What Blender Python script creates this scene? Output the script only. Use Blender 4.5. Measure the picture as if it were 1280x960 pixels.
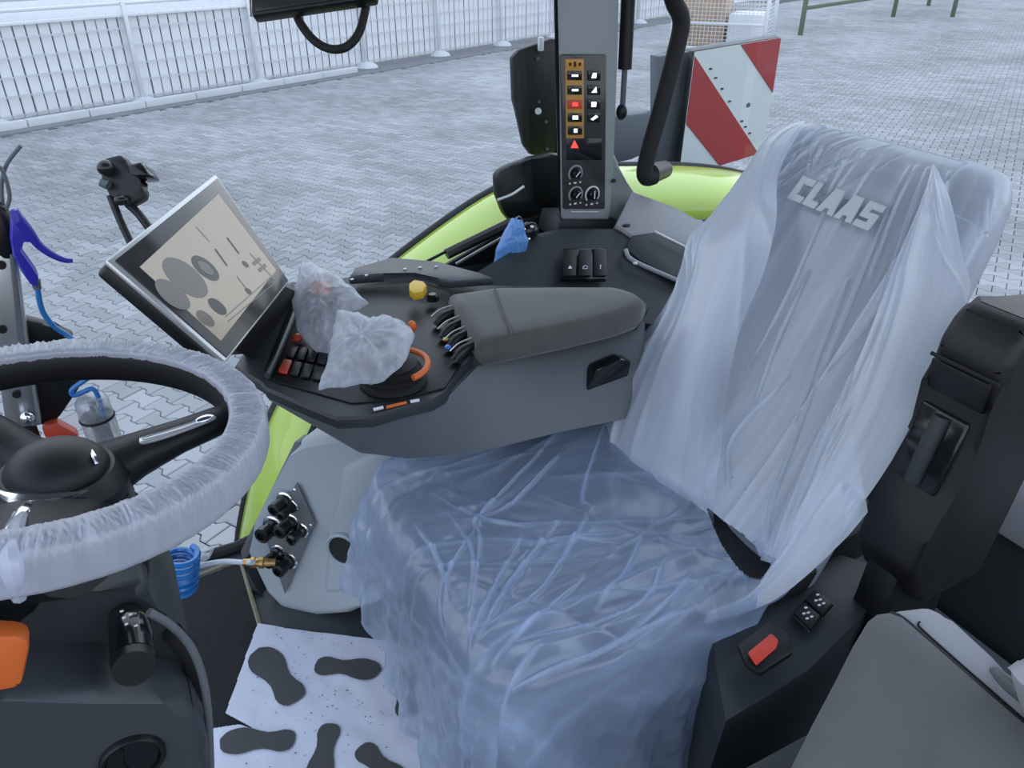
import bpy, bmesh, math, random
import numpy as np
from mathutils import Vector, Matrix

for o in list(bpy.data.objects):
    bpy.data.objects.remove(o)
S = bpy.context.scene
COL = S.collection
V = Vector
rnd = random.Random(7)

# ------------------------------------------------------------------ camera
# x = towards the back of the tractor, y = towards its right side, z = up; origin on the cab floor
AL, PT, FPX = math.radians(27), math.radians(30), 980.0
CAM = V((0, 0, 1.41))
c_r = V((math.cos(AL), -math.sin(AL), 0))
c_f = V((math.sin(AL) * math.cos(PT), math.cos(AL) * math.cos(PT), -math.sin(PT)))
c_u = V((math.sin(AL) * math.sin(PT), math.cos(AL) * math.sin(PT), math.cos(PT)))
cd = bpy.data.cameras.new('camera')
cam = bpy.data.objects.new('camera', cd)
COL.objects.link(cam)
cam.matrix_world = Matrix(((c_r.x, c_u.x, -c_f.x, CAM.x), (c_r.y, c_u.y, -c_f.y, CAM.y), (c_r.z, c_u.z, -c_f.z, CAM.z), (0, 0, 0, 1)))
cd.sensor_width = 36
cd.lens = 36 * FPX / 1280
cd.clip_start = 0.02
cd.clip_end = 300
S.camera = cam

# ------------------------------------------------------------------ sky, sun, exposure
w = bpy.data.worlds.new('overcast_sky')
S.world = w
w.use_nodes = True
nt = w.node_tree
nt.nodes.clear()
out = nt.nodes.new('ShaderNodeOutputWorld')
bg = nt.nodes.new('ShaderNodeBackground')
tc = nt.nodes.new('ShaderNodeTexCoord')
sx = nt.nodes.new('ShaderNodeSeparateXYZ')
cr = nt.nodes.new('ShaderNodeValToRGB')
cr.color_ramp.elements[0].position = 0.0
cr.color_ramp.elements[0].color = (0.88, 0.92, 1.0, 1)
cr.color_ramp.elements[1].position = 0.8
cr.color_ramp.elements[1].color = (0.58, 0.73, 1.0, 1)
nt.links.new(tc.outputs['Generated'], sx.inputs[0])
nt.links.new(sx.outputs['Z'], cr.inputs[0])
nt.links.new(cr.outputs[0], bg.inputs[0])
bg.inputs[1].default_value = 1.15
nt.links.new(bg.outputs[0], out.inputs[0])
sd = bpy.data.lights.new('sun', 'SUN')
sd.energy = 0.6
sd.angle = math.radians(110)
sd.color = (1.0, 0.95, 0.88)
sun = bpy.data.objects.new('sun', sd)
COL.objects.link(sun)
sun.rotation_euler = (math.radians(-42), math.radians(28), 0)
S.view_settings.view_transform = 'Standard'
S.view_settings.look = 'None'
S.view_settings.gamma = 1
S.view_settings.exposure = 0.5
S.view_settings.use_curve_mapping = False

# ------------------------------------------------------------------ materials
def mat(name, col, rough=0.5, metal=0.0, noise=0.0, nscale=60.0, bump=0.0, bscale=300.0, spec=0.5, coat=0.0, emit=None, estr=1.0, sheen=0.0):
    m = bpy.data.materials.new(name)
    m.use_nodes = True
    t = m.node_tree
    b = t.nodes['Principled BSDF']
    b.inputs['Base Color'].default_value = (*col, 1)
    b.inputs['Roughness'].default_value = rough
    b.inputs['Metallic'].default_value = metal
    b.inputs['Specular IOR Level'].default_value = spec
    b.inputs['Coat Weight'].default_value = coat
    b.inputs['Sheen Weight'].default_value = sheen
    if emit:
        b.inputs['Emission Color'].default_value = (*emit, 1)
        b.inputs['Emission Strength'].default_value = estr
    g = t.nodes.new('ShaderNodeTexCoord')
    if noise:
        n = t.nodes.new('ShaderNodeTexNoise')
        n.inputs['Scale'].default_value = nscale
        n.inputs['Detail'].default_value = 4
        mx = t.nodes.new('ShaderNodeMix')
        mx.data_type = 'RGBA'
        mx.inputs['A'].default_value = (*[max(0, c * (1 - noise)) for c in col], 1)
        mx.inputs['B'].default_value = (*[min(1, c * (1 + noise)) for c in col], 1)
        t.links.new(g.outputs['Object'], n.inputs['Vector'])
        t.links.new(n.outputs['Fac'], mx.inputs['Factor'])
        t.links.new(mx.outputs['Result'], b.inputs['Base Color'])
    if bump:
        n2 = t.nodes.new('ShaderNodeTexNoise')
        n2.inputs['Scale'].default_value = bscale
        n2.inputs['Detail'].default_value = 3
        bp = t.nodes.new('ShaderNodeBump')
        bp.inputs['Strength'].default_value = bump
        bp.inputs['Distance'].default_value = 0.002
        t.links.new(g.outputs['Object'], n2.inputs['Vector'])
        t.links.new(n2.outputs['Fac'], bp.inputs['Height'])
        t.links.new(bp.outputs[0], b.inputs['Normal'])
    return m

def film_mat(name, alpha, streak, scale_uv, col=(0.78, 0.85, 1.0), rough=0.28, bump=0.35, edge=0.5):
    """thin milky plastic film: partly clear, partly scattering, slightly glossy; folds lie in several layers"""
    m = bpy.data.materials.new(name)
    m.use_nodes = True
    t = m.node_tree
    t.nodes.clear()
    N = lambda k: t.nodes.new(k)
    L = t.links.new
    o = N('ShaderNodeOutputMaterial')
    uv = N('ShaderNodeUVMap')
    mp = N('ShaderNodeMapping')
    mp.inputs['Scale'].default_value = (scale_uv[0], scale_uv[1], 1)
    L(uv.outputs[0], mp.inputs[0])
    n = N('ShaderNodeTexNoise')
    n.inputs['Scale'].default_value = 1.0
    n.inputs['Detail'].default_value = 5
    n.inputs['Distortion'].default_value = 0.6
    L(mp.outputs[0], n.inputs['Vector'])
    bp = N('ShaderNodeBump')
    bp.inputs['Strength'].default_value = bump
    bp.inputs['Distance'].default_value = 0.004
    L(n.outputs['Fac'], bp.inputs['Height'])
    df = N('ShaderNodeBsdfDiffuse')
    df.inputs[0].default_value = (*col, 1)
    tr = N('ShaderNodeBsdfTranslucent')
    tr.inputs[0].default_value = (*col, 1)
    mx = N('ShaderNodeMixShader')
    mx.inputs[0].default_value = 0.5
    L(df.outputs[0], mx.inputs[1]); L(tr.outputs[0], mx.inputs[2])
    tp = N('ShaderNodeBsdfTransparent')
    tp.inputs[0].default_value = (0.97, 0.98, 1, 1)
    lw = N('ShaderNodeLayerWeight')
    lw.inputs['Blend'].default_value = 0.5
    L(bp.outputs[0], lw.inputs['Normal'])
    rm = N('ShaderNodeMapRange')
    rm.inputs['From Min'].default_value = 0.42
    rm.inputs['From Max'].default_value = 0.72
    rm.inputs['To Min'].default_value = alpha
    rm.inputs['To Max'].default_value = min(0.97, alpha + streak)
    L(n.outputs['Fac'], rm.inputs['Value'])
    ad = N('ShaderNodeMath'); ad.operation = 'MULTIPLY_ADD'
    ad.inputs[1].default_value = edge
    ad.use_clamp = True
    L(lw.outputs['Facing'], ad.inputs[0]); L(rm.outputs[0], ad.inputs[2])
    at = N('ShaderNodeAttribute')
    at.attribute_name = 'fold'
    a2 = N('ShaderNodeMath'); a2.operation = 'MULTIPLY_ADD'
    a2.inputs[1].default_value = 0.5
    a2.use_clamp = True
    L(at.outputs['Fac'], a2.inputs[0]); L(ad.outputs[0], a2.inputs[2])
    ad = a2
    m1 = N('ShaderNodeMixShader')
    L(ad.outputs[0], m1.inputs[0]); L(tp.outputs[0], m1.inputs[1]); L(mx.outputs[0], m1.inputs[2])
    gl = N('ShaderNodeBsdfGlossy')
    gl.inputs['Roughness'].default_value = rough
    pw = N('ShaderNodeMath'); pw.operation = 'POWER'
    pw.inputs[1].default_value = 3
    fr = N('ShaderNodeMath'); fr.operation = 'MULTIPLY_ADD'
    fr.inputs[1].default_value = 0.35
    fr.inputs[2].default_value = 0.07
    L(lw.outputs['Facing'], pw.inputs[0]); L(pw.outputs[0], fr.inputs[0])
    L(bp.outputs[0], gl.inputs['Normal']); L(bp.outputs[0], df.inputs['Normal'])
    m2 = N('ShaderNodeMixShader')
    L(fr.outputs[0], m2.inputs[0]); L(m1.outputs[0], m2.inputs[1]); L(gl.outputs[0], m2.inputs[2])
    L(m2.outputs[0], o.inputs[0])
    return m

def glass_mat(name, tint=(0.95, 0.98, 0.97)):
    m = bpy.data.materials.new(name)
    m.use_nodes = True
    t = m.node_tree
    t.nodes.clear()
    o = t.nodes.new('ShaderNodeOutputMaterial')
    tp = t.nodes.new('ShaderNodeBsdfTransparent')
    tp.inputs[0].default_value = (*tint, 1)
    gl = t.nodes.new('ShaderNodeBsdfGlossy')
    gl.inputs['Roughness'].default_value = 0.02
    lw = t.nodes.new('ShaderNodeLayerWeight')
    lw.inputs['Blend'].default_value = 0.5
    pw = t.nodes.new('ShaderNodeMath'); pw.operation = 'POWER'
    pw.inputs[1].default_value = 4
    fr = t.nodes.new('ShaderNodeMath'); fr.operation = 'MULTIPLY_ADD'
    fr.inputs[1].default_value = 0.7
    fr.inputs[2].default_value = 0.04
    t.links.new(lw.outputs['Facing'], pw.inputs[0])
    t.links.new(pw.outputs[0], fr.inputs[0])
    mx = t.nodes.new('ShaderNodeMixShader')
    t.links.new(fr.outputs[0], mx.inputs[0])
    t.links.new(tp.outputs[0], mx.inputs[1])
    t.links.new(gl.outputs[0], mx.inputs[2])
    t.links.new(mx.outputs[0], o.inputs[0])
    return m

def paver_mat():
    m = mat('paver_concrete', (0.36, 0.37, 0.38), 0.85, bump=0.3, bscale=120)
    t = m.node_tree
    b = t.nodes['Principled BSDF']
    g = t.nodes.new('ShaderNodeNewGeometry')
    oi = t.nodes.new('ShaderNodeObjectInfo')
    a = t.nodes.new('ShaderNodeMath'); a.operation = 'ADD'
    fr = t.nodes.new('ShaderNodeMath'); fr.operation = 'FRACT'
    t.links.new(g.outputs['Random Per Island'], a.inputs[0])
    t.links.new(oi.outputs['Random'], a.inputs[1])
    t.links.new(a.outputs[0], fr.inputs[0])
    tc = t.nodes.new('ShaderNodeNewGeometry')
    n = t.nodes.new('ShaderNodeTexNoise')
    n.inputs['Scale'].default_value = 0.5
    n.inputs['Detail'].default_value = 6
    t.links.new(tc.outputs['Position'], n.inputs['Vector'])
    cr = t.nodes.new('ShaderNodeValToRGB')
    cr.color_ramp.elements[0].color = (0.275, 0.275, 0.28, 1)
    cr.color_ramp.elements[1].color = (0.385, 0.385, 0.395, 1)
    t.links.new(fr.outputs[0], cr.inputs[0])
    mr = t.nodes.new('ShaderNodeMapRange')
    mr.inputs['From Min'].default_value = 0.3
    mr.inputs['From Max'].default_value = 0.7
    mr.inputs['To Min'].default_value = 0.74
    mr.inputs['To Max'].default_value = 1.12
    t.links.new(n.outputs['Fac'], mr.inputs['Value'])
    mx = t.nodes.new('ShaderNodeMix'); mx.data_type = 'RGBA'; mx.blend_type = 'MULTIPLY'
    mx.inputs['Factor'].default_value = 1
    t.links.new(cr.outputs[0], mx.inputs['A'])
    t.links.new(mr.outputs[0], mx.inputs['B'])
    t.links.new(mx.outputs['Result'], b.inputs['Base Color'])
    return m

M = {}
M['light'] = mat('light_grey_plastic', (0.40, 0.455, 0.49), 0.42, bump=0.05, bscale=900)
M['shell'] = mat('grey_plastic', (0.135, 0.15, 0.16), 0.5, bump=0.06, bscale=900)
M['pillar'] = mat('pillar_grey_plastic', (0.30, 0.33, 0.34), 0.4)
M['dark'] = mat('dark_grey_plastic', (0.030, 0.036, 0.041), 0.5, bump=0.1, bscale=900)
M['mid'] = mat('slate_plastic', (0.050, 0.058, 0.066), 0.45, bump=0.08, bscale=900)
M['black'] = mat('black_plastic', (0.006, 0.0065, 0.0075), 0.42, bump=0.08, bscale=800)
M['gloss'] = mat('glossy_black', (0.01, 0.011, 0.013), 0.12)
M['rubber'] = mat('black_rubber', (0.012, 0.012, 0.013), 0.7)
M['pad'] = mat('armrest_suede', (0.082, 0.083, 0.077), 0.9, noise=0.15, nscale=30, bump=0.25, bscale=900, sheen=0.3)
M['fabric'] = mat('seat_fabric', (0.19, 0.20, 0.215), 0.95, noise=0.12, nscale=50, bump=0.3, bscale=700)
M['pfabric'] = mat('grey_seat_fabric', (0.122, 0.128, 0.126), 0.95, noise=0.14, nscale=25, bump=0.3, bscale=900, sheen=0.3)
M['leather'] = mat('black_leather', (0.009, 0.009, 0.010), 0.5, bump=0.15, bscale=500)
M['lilac'] = mat('pale_grey_plastic', (0.38, 0.385, 0.40), 0.5, bump=0.05, bscale=900)
M['alu'] = mat('aluminium', (0.62, 0.64, 0.65), 0.35, metal=0.9)
M['chrome'] = mat('chrome', (0.85, 0.86, 0.88), 0.15, metal=1.0)
M['silver'] = mat('silver_plastic', (0.62, 0.64, 0.64), 0.3, metal=0.6)
M['brass'] = mat('brass', (0.55, 0.36, 0.14), 0.35, metal=0.9)
M['orange'] = mat('orange_plastic', (0.75, 0.16, 0.03), 0.45)
M['amber'] = mat('amber_plastic', (0.62, 0.30, 0.04), 0.45)
M['red'] = mat('red_plastic', (0.55, 0.06, 0.03), 0.4)
M['yellow'] = mat('yellow_plastic', (0.72, 0.46, 0.03), 0.45)
M['blue'] = mat('blue_plastic', (0.035, 0.03, 0.45), 0.35)
M['bluehose'] = mat('blue_hose', (0.02, 0.19, 0.55), 0.25, coat=0.5)
M['clearhose'] = mat('pale_hose', (0.55, 0.62, 0.68), 0.3)
M['greenp'] = mat('lime_green_paint', (0.50, 0.68, 0.10), 0.25, coat=0.6)
M['white'] = mat('white_print', (0.8, 0.82, 0.85), 0.5)
M['silverthread'] = mat('pale_thread', (0.62, 0.64, 0.66), 0.9)
M['greyprint'] = mat('grey_print', (0.35, 0.37, 0.38), 0.5)
M['paper'] = mat('white_paper', (0.66, 0.69, 0.80), 0.9, noise=0.06, nscale=14)  # slight blue is the cab light's colour, put into the white paper
M['print'] = mat('dark_print', (0.07, 0.072, 0.076), 0.9)
M['dirt'] = mat('dirt', (0.12, 0.12, 0.13), 0.95)
M['carpet'] = mat('black_carpet', (0.016, 0.016, 0.018), 0.98, noise=0.7, nscale=160, bump=0.8, bscale=250)
M['edging'] = mat('carpet_edging', (0.22, 0.21, 0.13), 0.7)
M['bag'] = film_mat('bag_film', 0.44, 0.32, (7, 7), col=(0.86, 0.90, 0.97), rough=0.2, bump=0.5)
M['film'] = film_mat('seat_film', 0.64, 0.30, (20, 1.2), col=(0.82, 0.89, 1.0), rough=0.22)  # blue cast of the cab light put into the film colours
M['film_c'] = film_mat('cushion_film', 0.30, 0.20, (5, 12), col=(0.60, 0.75, 1.0), rough=0.2)  # darker, bluer copy of the film: weaker light on the cushion set in colour
M['flap'] = film_mat('layered_film', 0.70, 0.22, (5, 1.6), col=(0.85, 0.91, 1.0), bump=0.3)
M['wfilm'] = film_mat('wheel_film', 0.74, 0.1, (90, 1), col=(0.86, 0.89, 1.0), rough=0.25, bump=0.5)
M['bottle'] = film_mat('bottle_plastic', 0.25, 0.3, (6, 6), col=(0.7, 0.74, 0.8), rough=0.1)
M['bluebag'] = film_mat('blue_bag_film', 0.6, 0.35, (7, 7), col=(0.22, 0.50, 0.92), rough=0.15, bump=0.6)
M['glass'] = glass_mat('window_glass')
M['joint'] = mat('joint_sand', (0.06, 0.062, 0.065), 0.95, noise=0.3, nscale=8)
M['paver'] = paver_mat()
M['concrete'] = mat('concrete', (0.20, 0.20, 0.205), 0.9, noise=0.2, nscale=3, bump=0.3, bscale=60)
M['palec'] = mat('pale_concrete', (0.62, 0.63, 0.65), 0.9, noise=0.1, nscale=3)
M['fencew'] = mat('white_fence_board', (0.80, 0.81, 0.83), 0.5, noise=0.08, nscale=6)
M['fenceback'] = mat('grey_wall', (0.42, 0.43, 0.45), 0.8)
M['galv'] = mat('galvanised_steel', (0.70, 0.72, 0.74), 0.45, metal=0.5)
M['greengal'] = mat('green_painted_steel', (0.10, 0.14, 0.08), 0.6)
M['signred'] = mat('sign_red', (0.42, 0.05, 0.055), 0.35)
M['signwhite'] = mat('sign_white', (0.72, 0.78, 0.78), 0.35)
M['greypost'] = mat('grey_painted_steel', (0.12, 0.14, 0.16), 0.5)
M['wood'] = mat('pale_wood', (0.50, 0.36, 0.24), 0.8, noise=0.3, nscale=8)
M['screen'] = mat('screen_face', (0.36, 0.32, 0.26), 0.12, emit=(0.75, 0.66, 0.54), estr=0.12)
M['scr_dark'] = mat('screen_dark', (0.06, 0.06, 0.06), 0.15)
M['scr_grey'] = mat('screen_grey', (0.20, 0.18, 0.155), 0.15)
M['bezel'] = mat('bezel_black', (0.045, 0.045, 0.047), 0.16)
M['lit_white'] = mat('lit_symbol', (0.9, 0.9, 0.9), 0.4, emit=(1, 0.95, 0.9), estr=1.0)
M['lit_red'] = mat('lit_red_symbol', (0.8, 0.05, 0.03), 0.4, emit=(1, 0.08, 0.05), estr=0.8)
M['goldpanel'] = mat('gold_print', (0.50, 0.27, 0.06), 0.5)
M['buckle'] = mat('buckle_red', (0.75, 0.07, 0.04), 0.4)
M['roof'] = mat('roof_lining', (0.28, 0.29, 0.30), 0.9)

# ------------------------------------------------------------------ helpers
def loc_child(o, parent):
    o.parent = parent
    if parent.parent is None:
        o.location = -parent.location

def link(name, me, m, parent=None, base=None):
    if m is not None and not me.materials:
        me.materials.append(M[m])
    o = bpy.data.objects.new(name, me)
    COL.objects.link(o)
    if parent is not None:
        loc_child(o, parent)
    elif base is not None:
        me.transform(Matrix.Translation(-V(base)))
        o.location = base
    return o

def fin(bm, name, ang=38):
    bmesh.ops.recalc_face_normals(bm, faces=bm.faces)
    ca = math.radians(ang)
    for e in bm.edges:
        if len(e.link_faces) == 2 and e.calc_face_angle(0) > ca:
            e.smooth = False
    for f in bm.faces:
        f.smooth = True
    me = bpy.data.meshes.new(name)
    bm.to_mesh(me)
    bm.free()
    return me

def put(name, bm, m, parent=None, base=None, ang=38):
    return link(name, fin(bm, name, ang), m, parent, base)

def tag(o, label, cat, group=None, kind=None):
    o['label'] = label
    o['category'] = cat
    if group:
        o['group'] = group
    if kind:
        o['kind'] = kind
    return o

def thing(name, loc, label, cat, group=None):
    o = bpy.data.objects.new(name, None)
    COL.objects.link(o)
    o.location = loc
    o.empty_display_size = 0.05
    return tag(o, label, cat, group)

def part_label(o, s):
    o['label'] = s
    return o

def struct(o, label=None, cat=None):
    o['kind'] = 'structure'
    if label:
        o['label'] = label
    if cat:
        o['category'] = cat
    return o

NB = bmesh.new

def box(bm, c, size, rot=None, bev=0.0, seg=2):
    r = bmesh.ops.create_cube(bm, size=1)
    vs = r['verts']
    R = rot.to_4x4() if rot is not None else Matrix.Identity(4)
    Mx = Matrix.Translation(V(c)) @ R @ Matrix.Diagonal((*size, 1))
    bmesh.ops.transform(bm, matrix=Mx, verts=vs)
    if bev:
        es = list({e for v in vs for e in v.link_edges})
        bmesh.ops.bevel(bm, geom=es, offset=bev, segments=seg, affect='EDGES', profile=0.5)
    return bm

def axes(ax, ay):
    """rotation whose x, y columns follow ax, ay"""
    ax = V(ax).normalized()
    az = ax.cross(V(ay)).normalized()
    ay = az.cross(ax)
    return Matrix((ax, ay, az)).transposed()

def prism(bm, pts, vec, bev=0.0, seg=2):
    vec = V(vec)
    a = [bm.verts.new(V(p)) for p in pts]
    b = [bm.verts.new(V(p) + vec) for p in pts]
    n = len(pts)
    fs = [bm.faces.new(a), bm.faces.new(list(reversed(b)))]
    for i in range(n):
        j = (i + 1) % n
        fs.append(bm.faces.new((a[j], a[i], b[i], b[j])))
    if bev:
        es = list({e for v in a + b for e in v.link_edges})
        bmesh.ops.bevel(bm, geom=es, offset=bev, segments=seg, affect='EDGES', profile=0.5)
    return bm

def loft(bm, loops, caps=True, closed=True):
    rows = [[bm.verts.new(V(p)) for p in L] for L in loops]
    n = len(rows[0])
    for r in range(len(rows) - 1):
        for i in range(n if closed else n - 1):
            j = (i + 1) % n
            bm.faces.new((rows[r][i], rows[r][j], rows[r + 1][j], rows[r + 1][i]))
    if caps:
        bm.faces.new(list(reversed(rows[0])))
        bm.faces.new(rows[-1])
    return bm

def spline(pts, n=8):
    P = [np.array(p, float) for p in pts]
    if len(P) < 3:
        return P
    Q = [2 * P[0] - P[1]] + P + [2 * P[-1] - P[-2]]
    o = []
    for i in range(1, len(Q) - 2):
        p0, p1, p2, p3 = Q[i - 1:i + 3]
        for k in range(n):
            t = k / n
            o.append(0.5 * ((2 * p1) + (-p0 + p2) * t + (2 * p0 - 5 * p1 + 4 * p2 - p3) * t * t + (-p0 + 3 * p1 - 3 * p2 + p3) * t ** 3))
    o.append(P[-1])
    return o

def tube(bm, pts, r, n=10, sm=6, flat=None, cap=True):
    P = [V(p) for p in (spline(pts, sm) if sm else pts)]
    m = len(P)
    rs = r if isinstance(r, (list, tuple)) else [r] * 2
    rows = []
    up = None
    for i, p in enumerate(P):
        t = (P[min(i + 1, m - 1)] - P[max(i - 1, 0)]).normalized()
        if up is None:
            up = t.orthogonal().normalized() if flat is None else V(flat)
        a = (up - t * up.dot(t))
        a = a.normalized() if a.length > 1e-6 else t.orthogonal().normalized()
        up = a
        b = t.cross(a)
        f = i / (m - 1) * (len(rs) - 1)
        k = min(int(f), len(rs) - 2)
        rr = rs[k] + (rs[k + 1] - rs[k]) * (f - k)
        rows.append([p + (a * math.cos(q) + b * math.sin(q)) * rr for q in [2 * math.pi * j / n for j in range(n)]])
    loft(bm, rows, cap)
    return bm

def cyl(bm, p0, p1, r0, r1=None, n=20):
    return tube(bm, [p0, p1], [r0, r1 if r1 is not None else r0], n, 0)

def lathe(bm, base, axis, prof, n=24):
    """prof: list of (height along the axis, radius)"""
    axis = V(axis).normalized()
    a = axis.orthogonal().normalized()
    b = axis.cross(a)
    base = V(base)
    rows = [[base + axis * h + (a * math.cos(q) + b * math.sin(q)) * max(r, 1e-4) for q in [2 * math.pi * j / n for j in range(n)]] for h, r in prof]
    return loft(bm, rows, True)

def ell(bm, c, rad, rot=None, u=20, v=12):
    r = bmesh.ops.create_uvsphere(bm, u_segments=u, v_segments=v, radius=1)
    R = rot.to_4x4() if rot is not None else Matrix.Identity(4)
    bmesh.ops.transform(bm, matrix=Matrix.Translation(V(c)) @ R @ Matrix.Diagonal((*rad, 1)), verts=r['verts'])
    return bm

def grid(name, P, m, parent=None, uv=None, keep=None, base=None, fold=None):
    """P: (rows, cols, 3) array"""
    a, b = P.shape[:2]
    idx = np.arange(a * b).reshape(a, b)
    q = np.stack([idx[:-1, :-1], idx[:-1, 1:], idx[1:, 1:], idx[1:, :-1]], -1).reshape(-1, 4)
    if keep is not None:
        k = (keep[:-1, :-1] & keep[:-1, 1:] & keep[1:, 1:] & keep[1:, :-1]).reshape(-1)
        q = q[k]
        used = np.unique(q)
        rem = -np.ones(a * b, int)
        rem[used] = np.arange(len(used))
        verts = P.reshape(-1, 3)[used]
        fold = None if fold is None else fold.reshape(-1)[used]
        q = rem[q]
        uvv = None if uv is None else uv.reshape(-1, 2)[used]
    else:
        verts = P.reshape(-1, 3)
        uvv = None if uv is None else uv.reshape(-1, 2)
    me = bpy.data.meshes.new(name)
    me.from_pydata(verts.tolist(), [], q.tolist())
    me.polygons.foreach_set('use_smooth', [True] * len(me.polygons))
    if uvv is not None:
        l = me.uv_layers.new(name='UVMap')
        l.data.foreach_set('uv', uvv[q.reshape(-1)].reshape(-1).astype(np.float32))
    if fold is not None:
        fa_ = me.attributes.new('fold', 'FLOAT', 'POINT')
        fa_.data.foreach_set('value', fold.reshape(-1).astype(np.float32))
    me.update()
    return link(name, me, m, parent, base)

def gridm(name, P, m, parent=None, base=None):
    return grid(name, np.array(P, float), m, parent, base=base)

def lettering(name, s, size, o, xd, yd, m, parent=None, bold=0.0, ext=0.0003, align='CENTER', spacing=1.0):
    cu = bpy.data.curves.new(name, 'FONT')
    cu.body = s
    cu.size = size
    cu.align_x = align
    cu.align_y = 'CENTER'
    cu.offset = bold
    cu.extrude = ext
    cu.space_character = spacing
    t = bpy.data.objects.new(name, cu)
    me = bpy.data.meshes.new_from_object(t)
    bpy.data.objects.remove(t)
    R = axes(xd, yd).to_4x4()
    me.transform(Matrix.Translation(V(o)) @ R)
    me.name = name
    return link(name, me, m, parent)

def inset(pts, k):
    c = sum((V(p) for p in pts), V()) / len(pts)
    return [c + (V(p) - c) * k for p in pts]

def bil(q, u, v):
    """point in a quad q = TL, TR, BR, BL"""
    q = [V(p) for p in q]
    return q[0] * (1 - u) * (1 - v) + q[1] * u * (1 - v) + q[2] * u * v + q[3] * (1 - u) * v

def wob(x, y, f, seed, n=14):
    r = np.random.default_rng(seed)
    o = np.zeros_like(x)
    for i in range(n):
        a = r.uniform(0, 6.283)
        k = f * r.uniform(.5, 1.6)
        o += np.sin(x * k * math.cos(a) + y * k * math.sin(a) + r.uniform(0, 6.283) + 1.3 * np.sin(x * k * .37 + i) + 1.1 * np.sin(y * k * .31 + 2 * i))
    return o / n ** .5

def creases(X_, Y_, lines, wd, amp):
    """sharp creases along given polylines; returns height and a 0..1 fold mask"""
    h = np.zeros_like(X_)
    mk = np.zeros_like(X_)
    for li in lines:
        li = [tuple(p) for p in spline([(a, b, 0) for a, b in li], 6)]
        d = np.full_like(X_, 9.0)
        tt = np.zeros_like(X_)
        n = len(li) - 1
        for k in range(n):
            (x1, y1, _), (x2, y2, _) = li[k], li[k + 1]
            L2 = (x2 - x1) ** 2 + (y2 - y1) ** 2 + 1e-12
            t = np.clip(((X_ - x1) * (x2 - x1) + (Y_ - y1) * (y2 - y1)) / L2, 0, 1)
            dk = np.hypot(X_ - x1 - t * (x2 - x1), Y_ - y1 - t * (y2 - y1))
            c = dk < d
            d = np.where(c, dk, d)
            tt = np.where(c, (k + t) / n, tt)
        e = np.exp(-(d / wd) ** 1.4) * np.sin(np.pi * np.clip(tt, .04, .96)) ** .5
        h = np.maximum(h, amp * e) - amp * .35 * np.exp(-((d - 2.6 * wd) / (1.2 * wd)) ** 2) * np.sin(np.pi * np.clip(tt, .02, .98))
        mk = np.maximum(mk, e)
    return h, mk

def ridges(S_, T_, seed, n, wid, amp, slope, rng=(-0.05, 1.05), tl=(0.25, 0.9)):
    """sharp stretched folds running along T_"""
    r = np.random.default_rng(seed)
    d = np.zeros_like(S_)
    for i in range(n):
        s0 = r.uniform(*rng)
        k = r.uniform(*slope)
        t0 = r.uniform(0, 1)
        L = r.uniform(*tl)
        wd = r.uniform(*wid)
        a = r.uniform(*amp) * (1 if r.random() < 0.75 else -0.7)
        bend = r.uniform(-0.04, 0.04)
        env = np.exp(-((T_ - t0) / (0.5 * L)) ** 4)
        x = (S_ - s0 - k * (T_ - 0.5) - bend * (T_ - t0) ** 2) / wd
        d += a * env * np.exp(-np.abs(x) ** 1.5)
    return d

# ================================================================== THE YARD OUTSIDE
GZ = -1.3
bm = NB()
box(bm, (14, 20, GZ - 0.06), (120, 120, 0.1))
ground = struct(put('ground', bm, 'joint'))

# zigzag concrete pavers: 300 largest in view as parts, the rest joined
PL_, PP_, PDL = 0.215, 0.135, 0.017
def paver_outline(sh):
    L, p, d = PL_ / 2 - sh, PP_ / 2 - sh, PDL
    a, b = PL_ * 0.18, PL_ * 0.32
    top = [(-L, p + d), (-b, p + d), (-a, p - d), (a, p - d), (b, p + d), (L, p + d)]
    return top + [(x, -y) for x, y in reversed(top)]
o0, o1 = paver_outline(0.007), paver_outline(0.0025)
N12 = 12
PV = np.array([(x, y, 0.0) for x, y in o0] + [(x, y, -0.006) for x, y in o1] + [(x, y, -0.03) for x, y in o1])
PF = [tuple(range(N12 - 1, -1, -1))] + [(i + k * N12, (i + 1) % N12 + k * N12, (i + 1) % N12 + (k + 1) * N12, i + (k + 1) * N12) for k in (0, 1) for i in range(N12)]
ra = math.radians(-58)
ux, uy = np.array([math.cos(ra), math.sin(ra)]), np.array([-math.sin(ra), math.cos(ra)])
FA = math.radians(25.6)
F0 = np.array([5.1, 18.25])
fd, fn = np.array([math.cos(FA), math.sin(FA)]), np.array([-math.sin(FA), math.cos(FA)])
JJ, II = np.meshgrid(np.arange(-420, 421), np.arange(-270, 271), indexing='ij')
XY = ((II + 0.5 * (JJ % 2)) * PL_)[..., None] * ux + (JJ * PP_)[..., None] * uy
XY = XY.reshape(-1, 2)
XY = XY[((XY - F0) @ fn < -0.75) & (XY[:, 1] > 2.3)]
q3 = np.concatenate([XY, np.full((len(XY), 1), GZ)], 1) - np.array(CAM)
dd = q3 @ np.array(c_f)
ok = (dd > 1) & (dd < 42)
XY, q3, dd = XY[ok], q3[ok], dd[ok]
uu = 640 + FPX * (q3 @ np.array(c_r)) / dd
vv = 480 - FPX * (q3 @ np.array(c_u)) / dd
ok = (uu > -170) & (uu < 1450) & (vv > -25) & (vv < 700)
XY, dd, uu, vv = XY[ok], dd[ok], uu[ok], vv[ok]
seen = ((vv < 425) & (uu < 690)) | ((vv > 465) & (vv < 625) & (uu > 120) & (uu < 270)) | ((uu > 1010) & (vv < 140)) | ((uu > 1256) & (vv < 380))
key = dd - 100 * (seen & (uu > 0) & (uu < 1280))
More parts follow.
